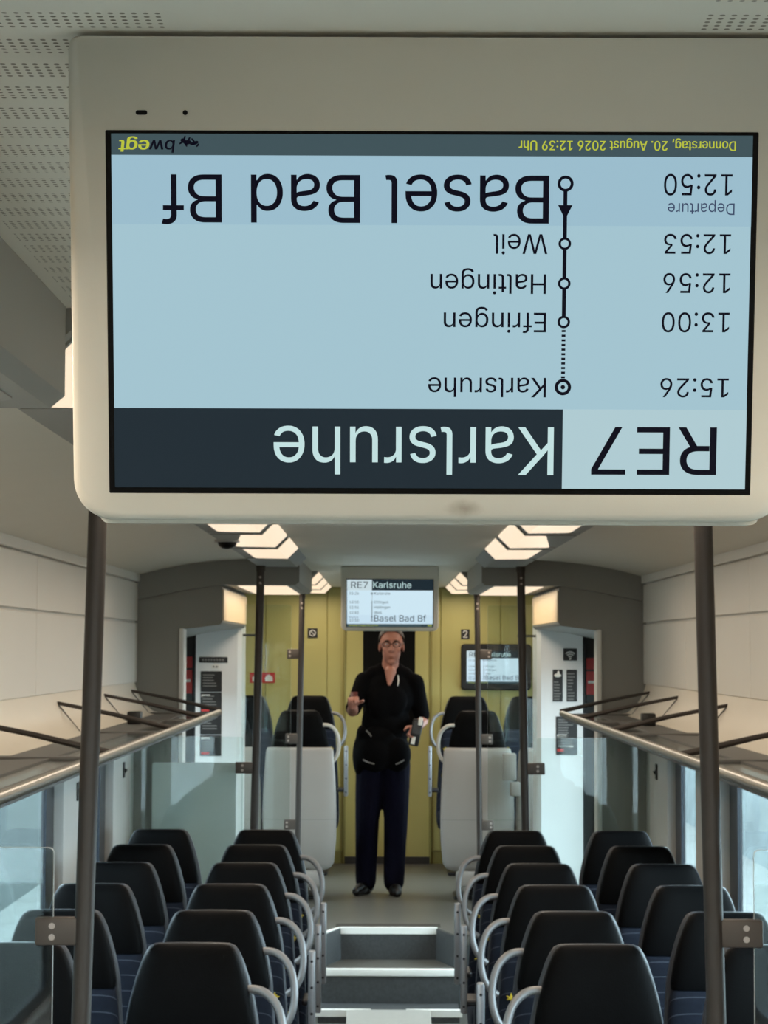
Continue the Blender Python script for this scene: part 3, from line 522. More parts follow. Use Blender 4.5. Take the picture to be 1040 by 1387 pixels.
HOLES = [(-2.2, -.6, .75, 1.62), (.6, 2.6, .25, 1.9), (4.6, 9.02, .30, 1.28), (9.72, 10.68, .30, 1.28), (11.75, 13.25, -.20, 1.55), (13.75, 16.6, .75, 1.5)]
ys = sorted({Y0, Y1} | {h[0] for h in HOLES} | {h[1] for h in HOLES})
zs = sorted({-.6, 2.1} | {h[2] for h in HOLES} | {h[3] for h in HOLES})
WX = 1.345
nwin = 0
for side, sgn in (('left', -1), ('right', 1)):
    wall = walled('wall_' + side, sgn, ys, zs, HOLES, WX, .07, 'wall_white')
    # cream panels over the racks, with open joints between them
    yb = [3.05, 4.65, 6.40, 8.15, 9.90, 11.50]
    for a, c in zip(yb, yb[1:]):
        for z0, z1 in ((1.475, 1.785), (1.795, 1.995)):
            p = MB().box(sgn * 1.328, sgn * 1.346, a + .004, c - .004, z0, z1, .003, 1).build('wall_panel', 'panel_cream', wall)
            struct(p)
    struct(MB().box(sgn * 1.318, sgn * 1.346, 3.05, 11.5, 2.002, 2.045, .003, 1).build('cornice', 'panel_cream', wall))
    for h in HOLES:
        nwin += 1
        door = h in (HOLES[1], HOLES[4])
        nm = ('door_%d' if door else 'window_%d') % nwin
        bd = .2 if h in (HOLES[2], HOLES[3]) else .12
        yz = [(h[0], h[2]), (h[1], h[2]), (h[1], h[3]), (h[0], h[3])]
        b = MB()
        inner = rrect(h[0] + bd, h[1] - bd, h[2] + .05, h[3] - .03, .05)
        outer = []
        n = len(inner)
        for k in range(n):
            q = k * 4 // n
            outer.append(yz[q])
        X = sgn * (WX + .040)
        X2 = sgn * (WX + .060)
        b.loft([[(X, y, z) for y, z in outer], [(X, y, z) for y, z in inner], [(X2, y, z) for y, z in inner], [(X2, y, z) for y, z in outer]], False, False)
        bmesh.ops.remove_doubles(b.bm, verts=b.bm.verts[:], dist=1e-5)
        fr = struct(b.build(nm, 'window_frame', smooth=False))
        struct(MB().prism(inner, 'X', sgn * (WX + .046), sgn * (WX + .052)).build('glass_pane', 'window_glass', fr))
# end walls
b = MB()
struct(MB().box(-1.42, 1.42, Y0 - .1, Y0, -.6, 2.2).build('wall_rear', 'grey_light'))
far = struct(MB().box(-1.42, 1.42, Y1, Y1 + .1, -.1, 2.2).build('wall_far', 'yellow_wall'))
for x0, x1 in ((-1.34, -.955), (-.95, -.475), (-.47, -.335), (.33, .405), (.41, .87), (.875, 1.34)):
    struct(MB().box(x0, x1, Y1 - .015, Y1 + .01, .10, 2.12, .003, 1).build('wall_panel', 'yellow_wall', far))
for x0, x1 in ((-1.34, -.335), (.33, 1.34)):
    struct(MB().box(x0, x1, Y1 - .02, Y1 + .01, 0, .095).build('skirting', 'yellow_dark', far))
# yellow door with a dark window
d = MB()
o = rrect(-.335, .33, 0.0, 2.10, 0, 1)
inr = rrect(-.195, .21, .98, 1.93, .03, 1)
def ring(outer, inner, y):
    return [(x, y, z) for x, z in outer], [(x, y, z) for x, z in inner]
oo = [o[k * 4 // len(inr)] for k in range(len(inr))]
d.loft([[(x, Y1 + .02, z) for x, z in oo], [(x, Y1 - .03, z) for x, z in oo], [(x, Y1 - .03, z) for x, z in inr], [(x, Y1 + .02, z) for x, z in inr]], False, False)
bmesh.ops.remove_doubles(d.bm, verts=d.bm.verts[:], dist=1e-5)
door = struct(d.build('door_3', 'yellow_wall', smooth=False))
struct(MB().prism(inr, 'Y', Y1 - .018, Y1 - .010).build('glass_pane', 'bezel_black', door))
for x0, x1 in ((-.345, -.325), (.32, .34)):
    struct(MB().box(x0, x1, Y1 - .042, Y1 - .028, 0, 2.10, .004, 1).build('door_frame', 'yellow_dark', door))
struct(MB().box(-.33, .325, Y1 - .045, Y1 - .028, 0, .055).build('kick_plate', 'dark_strip', door))

# outside: pale ground and the trackside either side, seen only through the windows
struct(MB().box(-30, 30, -20, 45, -1.6, -1.5).build('ground', 'ground_outside'))
def bank(x, name, m, h, seed):
    rnd = random.Random(seed)
    b = MB()
    rings = []
    for i in range(60):
        y = -10 + i * .9
        hh = h * (.8 + .35 * rnd.random())
        rings.append([(x, y, -1.5), (x + .25 * (1 if x > 0 else -1), y, hh * .4), (x + (.5 + .3 * rnd.random()) * (1 if x > 0 else -1), y, hh), (x + 3 * (1 if x > 0 else -1), y, hh), (x + 3 * (1 if x > 0 else -1), y, -1.5)])
    b.loft(rings)
    return struct(b.build(name, m))
bank(5.5, 'wall_trackside', 'outside_pale', .5, 3)
bank(-4.6, 'wall_platform', 'outside_dark', 2.6, 8)

# luminaire troughs along the ceiling, ceiling boxes and bulkheads
tn = 0
def trim(b, m, **k):
    global tn
    tn += 1
    return struct(b.build('trim_%d' % tn, m, **k))
for s in (-1, 1):
    for a, c in ((3.03, 11.5), (13.5, Y1), (Y0, 1.0)):
        trim(MB().prism([(s * .444, 2.135), (s * .444, 2.128), (s * .492, 2.081), (s * .69, 2.081), (s * .70, 2.092), (s * .70, 2.135)], 'Y', a, c), 'grey_plastic')
    for a, c in ((1.0, 3.02), (11.5, 13.5)):
        front = c if a < 5 else a
        b = MB().prism([(s * .48, 2.14), (s * .7, 2.137), (s * .9, 2.125), (s * 1.05, 2.108), (s * 1.2, 2.08), (s * 1.345, 2.045), (s * 1.345, 1.905), (s * 1.10, 1.955), (s * .886, 1.988), (s * .50, 1.988), (s * .48, 2.005)], 'Y', a, c)
        trim(b, 'grey_plastic')
        e = .015 if a > 5 else 0
        b = MB().prism([(s * .90, 1.986), (s * 1.10, 1.953), (s * 1.345, 1.903), (s * 1.345, 1.70), (s * 1.1, 1.752), (s * .90, 1.777), (s * .886, 1.79), (s * .886, 1.975)], 'Y', a + e, c - .015 + e)
        trim(b, 'grey_plastic')
        trim(MB().prism([(a + .03, 1.80), (c - .03, 1.80), (c - .03, 1.965), (a + .03, 1.965)], 'X', s * .8855, s * .879), 'box_end_lit')  # added plate, box lamp's light on the end face painted as cream
        if a > 5:
            trim(MB().box(s * .79, s * .93, 13.52, 13.54, 1.728, 1.742, .003, 1), 'dark_recess')
    # bulkhead at the far end of the lower seats
    trim(MB().prism([(s * 1.345, LOW), (s * 1.345, 1.71), (s * 1.11, 1.755), (s * 1.11, LOW)], 'Y', 11.52, 11.60), 'grey_plastic')
    trim(MB().box(s * 1.085, s * 1.11, 11.50, 11.66, LOW, 1.758, .004, 1), 'wall_white')
    # column behind the entrance
    trim(MB().prism([(s * .93, 13.42), (s * 1.185, 13.42), (s * 1.185, 13.80), (s * .905, 13.80), (s * .905, 13.45)], 'Z', 0, 1.80), 'column_white')
    trim(MB().box(s * 1.185, s * 1.345, 13.62, 13.78, 0, 1.80), 'dark_recess')
    trim(MB().box(s * 1.192, s * 1.214, 13.55, 13.6, 0, 1.76, .004, 1), 'black_plastic')
    trim(MB().box(s * .395, s * 1.345, 12.82, 13.0, LOW, -.062), 'riser_speckle')

# ------------------------------------------------------------------ passenger displays
def content(screen, flip, e=.0006, br=''):
    """what the screen shows; u to the right and v up in reading direction, in mm"""
    def pane(name, u0, u1, v0, v1, m, dep):
        x = sorted((u0 * flip / 1000, u1 * flip / 1000))
        z = sorted((v0 * flip / 1000, v1 * flip / 1000))
        return MB().box(x[0], x[1], -dep, -dep + e * .8, z[0], z[1]).build(name, m, screen, smooth=False)
    pane('current_stop_band', -247.3, 247.3, -121.9, -68.8, 'screen_high' + br, e)
    pane('footer_bar', -247.3, 247.3, -138.2, -121.9, 'screen_bar', e)
    pane('header_banner', -103.6, 247.3, 73.6, 136.0, 'screen_banner', e)
    pane('line_number_field', -247.3, -103.6, 73.6, 136.0, 'screen_head' + br, e)
    T = [('12:50', -232.2, -179.3, -92.5, -108.7), ('Basel Bad Bf', -90.7, 208.9, -70.4, -107.2),
         ('12:53', -232, -180.2, -47.6, -62.8), ('Weil', -89.9, -47.9, -47.1, -62.3), ('12:56', -232.2, -180.2, -17.4, -32.6),
         ('Haltingen', -89.1, .6, -16.3, -28.5 - 3), ('13:00', -232.3, -179.6, 13, -2.3), ('Efringen', -89.5, -9.9, 13.5, -1.7),
         ('15:26', -232.8, -179.4, 63.7, 48.9), ('Karlsruhe', -90.1, 1.9, 64.2, 48.9), ('RE7', -224.3, -126.3, 124.7, 87.2)]
    lettering('lettering', [(*t, 0) for t in T], 'text_dark', screen, flip, e * 2)
    lettering('lettering', [('Departure', -234.2, -182.6, -77.6, -86.5, 0)], 'text_grey', screen, flip, e * 2)
    lettering('lettering', [('Karlsruhe', -96.7, 122.6, 125.2, 87.6, 0)], 'text_pale', screen, flip, e * 2)
    for k in (0, .35):
        lettering('lettering', [('Donnerstag, 20. August 2026 12:39 Uhr', -234.2 + k, -67.1 + k, -126.6, -133.8, 0)], 'text_yellow', screen, flip, e * (2 + k / 10))
    # the operator's mark beside the date
    for k in (0, .5, .9):
        lettering('logo', [('egt', 217.4 + k, 240.2 + k, -123.6, -133.2, .12)], 'text_yellow', screen, flip, e * (2 + k / 10))
        if k < .9:
            lettering('logo', [('bw', 198 + k, 217 + k, -123.6, -133.2, .12)], 'text_dark', screen, flip, e * (2 + k / 10))
    b = MB()
    for (u, v, rx, rz, a) in ((182.5, -131.2, 2.4, .9, 20), (185.0, -130.6, 1.8, .8, -15), (188.5, -131.6, 2.6, 1.2, 8), (191.6, -132.8, 2.0, 1.2, -25),
                              (180.6, -129.4, 1.5, .5, 50), (184.2, -133.3, 1.6, .5, -50), (187.2, -134.2, 1.4, .5, 60), (190.6, -135.2, 1.5, .5, 75), (193.4, -131.2, 1.5, .5, 35), (189.6, -129.6, 1.4, .5, -60)):
        rx, rz = rx * 1.15, rz * 1.5
        pts = [(u + rx * math.cos(t) * math.cos(R(a)) - rz * math.sin(t) * math.sin(R(a)), v + rx * math.cos(t) * math.sin(R(a)) + rz * math.sin(t) * math.cos(R(a))) for t in [2 * math.pi * q / 12 for q in range(12)]]
        b.prism([(p * flip / 1000, q * flip / 1000) for p, q in pts], 'Y', -e * 2, -e * 1.6)
    b.build('logo', 'text_dark', screen, smooth=False)
    # the line of stops
    b = MB()
    def ringm(u, v, ro, ri):
        n = 28
        rg = []
        for rad, y in ((ro, -e * 1.4), (ro, -e * 2.2), (ri, -e * 2.2), (ri, -e * 1.4)):
            rg.append([((u + rad * math.cos(2 * math.pi * k / n)) * flip / 1000, y, (v + rad * math.sin(2 * math.pi * k / n)) * flip / 1000) for k in range(n)])
        b.loft(rg, False, False)
    def bar(u0, u1, v0, v1):
        x = sorted((u0 * flip / 1000, u1 * flip / 1000))
        z = sorted((v0 * flip / 1000, v1 * flip / 1000))
        b.box(x[0], x[1], -e * 2.1, -e * 1.4, z[0], z[1])
    U = -103.3
    for v, ro, ri in ((-101.1, 6.2, 3.9), (-55.1, 4.9, 3.0), (-24.4, 4.9, 3.0), (5.4, 4.9, 3.0), (56.1, 6.4, 3.9)):
        ringm(U, v, ro, ri)
    b.disc((U * flip / 1000, -e * 1.8, 56.1 * flip / 1000), .0017, 'Y', e)
    for v0, v1 in ((-95.2, -59.8), (-50.4, -29.1), (-19.7, .7)):
        bar(U - 1.5, U + 1.5, v0, v1)
    for k in range(11):
        v = 11.6 + k * 3.6
        bar(U - 1.5, U + 1.5, v, v + 1.7)
    b.prism([((U - 5.6) * flip / 1000, -84.7 * flip / 1000), ((U + 5.6) * flip / 1000, -84.7 * flip / 1000), (U * flip / 1000, -73.6 * flip / 1000)], 'Y', -e * 2.3, -e * 1.4)
    b.build('route_diagram', 'text_dark', screen, smooth=False)

def screen_part(t, flip, y):
    b = MB().box(-.2522, .2522, y + .0005, y + .010, -.1410, .1410, .0008, 1).build('bezel', 'bezel_black', t)
    s = MB().box(-.2473, .2473, 0, .001, -.1382 if flip > 0 else -.1360, .1360 if flip > 0 else .1382).build('screen', 'screen_low' if flip < 0 else 'screen_low_bright', t, smooth=False)
    s.location = (0, y - .0006, 0)
    content(s, flip, br='' if flip < 0 else '_bright')
    return s

def ceiling_display(label, y, flip, sensors):
    t = thing('ceiling_display', label, 'display', (0, y, 1.9167))
    t.rotation_euler = (R(10.39), 0, 0)
    b = MB()
    # deep plastic shell: rounded lower corners, edges rounded to the back
    rings = []
    for yy, ins in ((.012, .012), (.003, .004), (0, .0), (.0005, -.006)):
        pass
    def rr(dx, yb, up=0):
        return [(x, yb, z) for x, z in rrect(-.2815 + dx, .2815 - dx, -.1635 + dx, .212 + up, [.032, .032, .006, .006], 8)]
    b.loft([rr(.012, .105, -.045), rr(.002, .075, -.033), rr(0, .012, -.004), rr(.002, .004), rr(.007, .0)], True, True)
    b.build('housing', 'housing_worn' if sensors else 'housing', t, angle=50)
    b = MB()
    lip = [(x, .045, z) for x, z in rrect(-.262, .262, -.171, -.150, [.006, .006, 0, 0], 4)]
    b.loft([[(p[0], .020, p[2] + .004) for p in lip], lip, [(p[0] * .99, .098, p[2] + .002) for p in lip]])
    b.build('lower_rim', 'housing', t)
    screen_part(t, flip, -.0012)
    if sensors:
        b = MB()
        b.prism(rrect(-.2285, -.2195, .1525, .1560, .0017), 'Y', -.0006, .003)
        b.build('sensor', 'bezel_black', t)
        MB().disc((-.1903, .0, .1543), .0019, 'Y', .0014).build('sensor', 'bezel_black', t)
    return t
ceiling_display('large upside-down departure display hanging from the ceiling in the foreground', 1.690, -1, True)
ceiling_display('small distant departure display hanging upright above the standing man', 12.6, 1, False)

# monitor on the yellow wall
t = thing('wall_monitor', 'black framed monitor on the yellow end wall right of the door', 'display', (.835, Y1 - .07, 1.515))
b = MB()
def rr(i, y):
    return [(x, y, z) for x, z in rrect(-.272 + i, .272 - i, -.178 + i, .178 - i, .03, 6)]
b.loft([rr(.01, .054), rr(0, .04), rr(0, .008), rr(.008, 0)])
b.build('frame', 'black_plastic', t)
s = MB().box(-.2473, .2473, 0, .001, -.1382, .1360).build('screen', 'screen_low_bright', t, smooth=False)
s.location = (0, -.003, 0)
s.scale = (.92, 1, .92)
content(s, 1, br='_bright')

# ------------------------------------------------------------------ lamps
def glow(parent, x, y, z, sx, sy, watts, tilt=0.0):
    """the light a ceiling lamp sends down, as large as its diffuser"""
    l = bpy.data.lights.new('lamp_light', 'AREA')
    l.shape = 'RECTANGLE'
    l.size, l.size_y = sx, sy
    l.energy = watts
    l.color = LAMP_COLOR
    o = link('lamp_light', l, parent)
    o.location = (x, y, z)
    o.rotation_euler = (0, tilt, 0)
def lamp(s, y0, y1, label, a=.64, c=.64, gain=1.0):
    t = thing('ceiling_lamp', label, 'lamp', (0, y0, 2.081), 'lamps along the ceiling')
    L = y1 - y0
    b = MB()
    def sec(y, xo):
        return [(s * xo, y, -.003), (s * .489, y, -.005), (s * .442, y, .041), (s * .440, y, .046), (s * .490, y, .002), (s * xo, y, .002)]
    b.loft([sec(.03, a - .02), sec(.045, a), sec(L - .05, c), sec(L - .03, c - .02)])
    b.build('diffuser', 'lamp_glow', t, smooth=False)
    glow(t, s * .56, L / 2, -.012, .15, L - .1, LAMP_WATTS * L * gain)
    for y in (.008, L - .014):
        b = MB().prism([(s * .68, -.004), (s * .49, -.004), (s * .447, .040), (s * .447, .046), (s * .49, .003), (s * .68, .003)], 'Y', y, y + .012)
        b.build('end_strip', 'grey_plastic', t)
rows = [(3.06, 3.86, 'nearest'), (4.62, 5.62, 'second'), (5.78, 6.80, 'third'), (6.95, 7.97, 'fourth'), (8.12, 9.14, 'fifth'), (9.30, 10.32, 'sixth'), (13.55, 14.5, 'seventh'), (14.68, 15.68, 'eighth'), (15.84, 16.84, 'farthest')]
for s, sd in ((-1, 'left'), (1, 'right')):
    for y0, y1, nth in rows:
        lamp(s, y0, y1, 'warm bent ceiling lamp, %s one from the camera in the %s-hand row' % (nth, sd), *((.57, .652) if nth == 'fifth' else (.64, .64)))
    for k in (-2.3, -1.15, 0):
        lamp(s, k, k + .95, 'warm bent ceiling lamp over the near entrance behind the camera, %s-hand row' % sd, gain=2.4)  # unseen lamps, gain raised to light the front of the near display
    for y0, y1, w in ((11.58, 13.40, 'far'), (1.1, 2.9, 'near')):
        t = thing('box_lamp', 'flat warm lamp under the %s ceiling box on the %s' % (w, sd), 'lamp', (s * .68, y0, 1.988), 'lamps under the ceiling boxes')
        x0 = .55 if w == 'far' else .67
        MB().prism(rrect(min(s * (x0 - .68), s * .13), max(s * (x0 - .68), s * .13), 0, y1 - y0, .03), 'Z', -.006, .002).build('diffuser', 'lamp_glow', t, smooth=False)
        glow(t, s * .0, (y1 - y0) / 2, -.014, .22, y1 - y0 - .1, LAMP_WATTS * (1.8 if w == 'far' else 4.6))  # near pair boosted out of view to light the big display
        MB().prism(rrect(-.16 if w == 'far' else -.1, .16 if w == 'far' else .15, -.02, y1 - y0 + .02, .04), 'Z', -.002, .003).build('frame', 'grey_light', t)

t = thing('dome_camera', 'small black dome camera in the left ceiling strip beside the lamps', 'camera', (-.655, 8.62, 2.081))
MB().disc((0, 0, -.004), .05, 'Z', .01, 24).build('base', 'grey_light', t)
MB().ell((0, 0, -.008), (.038, .038, .028), 20, 12).build('dome', 'bezel_black', t)

# ------------------------------------------------------------------ poles and glass panes
def pole(x0, dx, y, label, side, lo, top, clamps, r=.021, m='bronze'):
    """x at z = top is x0, leaning outward by dx per metre downward"""
    t = thing('handrail_pole', label, 'pole', (0, y, lo), 'handrail poles')
    def X(z):
        return side * (x0 + dx * (top - z))
    b = MB().tube([(X(lo), 0, 0), (X(top), 0, top - lo)], r, 20)
    b.build('tube', m, t)
    MB().tube([(X(lo), 0, 0), (X(lo), 0, .02)], r * 1.9, 20).build('foot_flange', m, t)
    MB().tube([(X(top), 0, top - lo - .03), (X(top), 0, top - lo)], r * 1.15, 20).build('collar', m, t)
    for z in clamps:
        x = X(z)
        b = MB().box(x + side * .012, x + side * (.105 if r > .02 else .085), -.014, .014, z - lo - .03, z - lo + .03, .005, 2)
        c = b.build('glass_clamp', 'bronze_plate', t)
        for dz in (-.012, .012):
            MB().disc((x + side * .068, -.0145, z - lo + dz), .0068, 'Y', .003, 14).build('screw', 'bolt_light', c)
    for z in (top - .09, top - .06):
        if y > 5:
            MB().disc((X(z), -r, z - lo), .006, 'Y', .004, 12).build('screw', 'bolt_light', t)
pole(.6625, .0216, 4.8, 'thick bronze handrail pole at the left edge just behind the big display', -1, LOW, 2.081, (1.041, .0))
pole(.6625, .0216, 4.8, 'thick bronze handrail pole at the right edge just behind the big display', 1, LOW, 2.081, (1.041, .0))
pole(.672, .018, 11.3, 'dark slim pole behind the last left-hand seats in front of the ceiling box', -1, LOW, 2.081, (1.041,))
pole(.672, .018, 11.3, 'dark slim pole behind the last right-hand seats in front of the ceiling box', 1, LOW, 2.081, (1.041,))
pole(.535, .012, 13.38, 'thin pole at the top of the steps left of the standing man', -1, 0, 1.990, (1.62, 1.105, .585), .0175)
pole(.535, .012, 13.38, 'thin pole at the top of the steps right of the standing man', 1, 0, 1.990, (1.62, 1.105, .585), .0175)

def pane(x0, x1, y, z0, z1, label, m='pane_glass'):
    b = MB()
    o = rrect(min(x0, x1), max(x0, x1), 0, z1 - z0, .012, 3)
    b.prism(o, 'Y', -.005, .005)
    for f in b.bm.faces:
        f.normal_update()
        f.material_index = 0 if abs(f.normal.y) > .9 else 1
    p = b.build('glass_partition', [m, 'pane_edge'], smooth=False)
    p.location = (0, y, z0)
    return tag(p, label, 'partition', 'glass partitions')
pane(-.752, -1.335, 4.8, LOW + .12, 1.221, 'clear glass pane clamped to the near left pole')
pane(.772, 1.335, 4.8, LOW + .12, 1.221, 'clear glass pane clamped to the near right pole')
pane(-.755, -1.335, 11.3, LOW + .12, 1.20, 'clear glass pane clamped to the far left pole behind the seats')
pane(.755, 1.335, 11.3, LOW + .12, 1.20, 'clear glass pane clamped to the far right pole behind the seats')
pane(-.60, -.90, 13.38, .1, 1.92, 'tall clear glass pane beside the thin pole left of the steps')
pane(.60, .90, 13.38, .1, 1.92, 'tall clear glass pane beside the thin pole right of the steps')
p = MB().prism(rrect(-1.235, -.80, 0, 1.38, .012, 3), 'Y', -.006, .006).build('reflection_panel', 'pane_reflection', smooth=False)  # pale reflection in the glass pane, built as a solid milky panel
p.location = (0, 11.42, LOW + .13)
tag(p, 'milky panel imitating a glass reflection behind the last seats by the left bulkhead', 'partition')

# ------------------------------------------------------------------ luggage racks
def rack(s, side):
    t = thing('luggage_rack', 'long overhead luggage rack with glass shelf along the %s wall' % side, 'luggage rack', (0, 4.3, 0))
    L = 11.0 - 4.3
    b = MB()
    b.tube([(s * .857, 0, 1.334), (s * .857, L - .05, 1.334), (s * .862, L, 1.334)], [.0150, .0150, .011], 18)
    b.build('front_rail', 'rack_rail', t)
    MB().prism([(s * .868, 1.342), (s * .90, 1.335), (s * .93, 1.327), (s * .93, 1.312), (s * .868, 1.306)], 'Y', 0, L).build('front_profile', 'rack_grey', t)
    MB().prism([(s * 1.04, 1.322), (s * 1.20, 1.318), (s * 1.225, 1.318), (s * 1.225, 1.302), (s * 1.04, 1.304)], 'Y', 0, L + .4).build('back_strip', 'rack_grey', t)
    pts = [(1.335, 1.475), (1.32, 1.425), (1.285, 1.365), (1.235, 1.325), (1.20, 1.318)]
    outer = [(x + .012, z - .010) for x, z in reversed(pts)]
    MB().prism([(s * x, z) for x, z in pts + outer], 'Y', 0, L + .45).build('liner', 'rack_liner', t)
    marks = [4.75, 6.66, 8.67, 10.12]
    ed = [4.3] + marks + [11.0]
    for a, c in zip(ed, ed[1:]):
        x0, x1 = sorted((s * .925, s * 1.045))
        MB().box(x0, x1, a - 4.3 + .05, c - 4.3 - .05, 1.309, 1.317).build('glass_shelf', 'rack_glass', t)
    for y in marks + [11.2]:
        y -= 4.3
        b = MB()
        b.tube([(s * 1.325, y, 1.436), (s * 1.10, y, 1.392), (s * .93, y, 1.352), (s * .866, y, 1.338)], [.0075, .009, .011, .011], 10)
        b.build('bracket', 'bronze', t)
        b = MB().prism([(s * 1.322, 1.436), (s * 1.235, 1.33), (s * 1.225, 1.31), (s * 1.241, 1.333), (s * 1.326, 1.43)], 'Y', y - .002, y + .002)
        b.build('bracket_web', 'rack_grey', t, smooth=False)
        x0, x1 = sorted((s * .93, s * 1.225))
        MB().box(x0, x1, y - .05, y + .05, 1.305, 1.326, .004, 1).build('cross_plate', 'rack_grey', t)
    x0, x1 = sorted((s * 1.10, s * 1.16))
    MB().box(x0, x1, 9.62 - 4.3, 9.70 - 4.3, 1.32, 1.375, .006, 2).build('lock_box', 'black_plastic', t)
rack(-1, 'left')
rack(1, 'right')
for s, side in ((-1, 'left'), (1, 'right')):
    for y, w in ((9.42, 'between the two'), (11.08, 'behind the farther of the two')):
        t = thing('coat_hook', 'small dark coat hook on the %s pillar %s windows' % (side, w), 'hook', (s * WX, y, 1.04), 'coat hooks')
        x0, x1 = sorted((0, -s * .006))
        MB().box(x0, x1, -.03, .03, -.04, .04, .004, 1).build('plate', 'black_plastic', t)
        MB().tube([(-s * .004, 0, .01), (-s * .013, 0, -.012), (-s * .017, 0, .004)], .005, 8).build('hook', 'bolt_dark', t)

# ------------------------------------------------------------------ seats
def back_rings(prof, n=28, p=3.2):
    """prof rows: (z, half width, y centre, half thickness)"""
    out = []
    for z, w, yc, th in prof:
        ring = []
        for k in range(n):
            a = 2 * math.pi * k / n
            ca, sa = math.cos(a), math.sin(a)
            x = w * (abs(ca) ** (2 / p)) * (1 if ca >= 0 else -1)
            y = th * (abs(sa) ** (2 / p)) * (1 if sa >= 0 else -1)
            bow = -.012 * (x / max(w, 1e-4)) ** 2
            ring.append((x, yc + y + bow, z))
        out.append(ring)
    return out

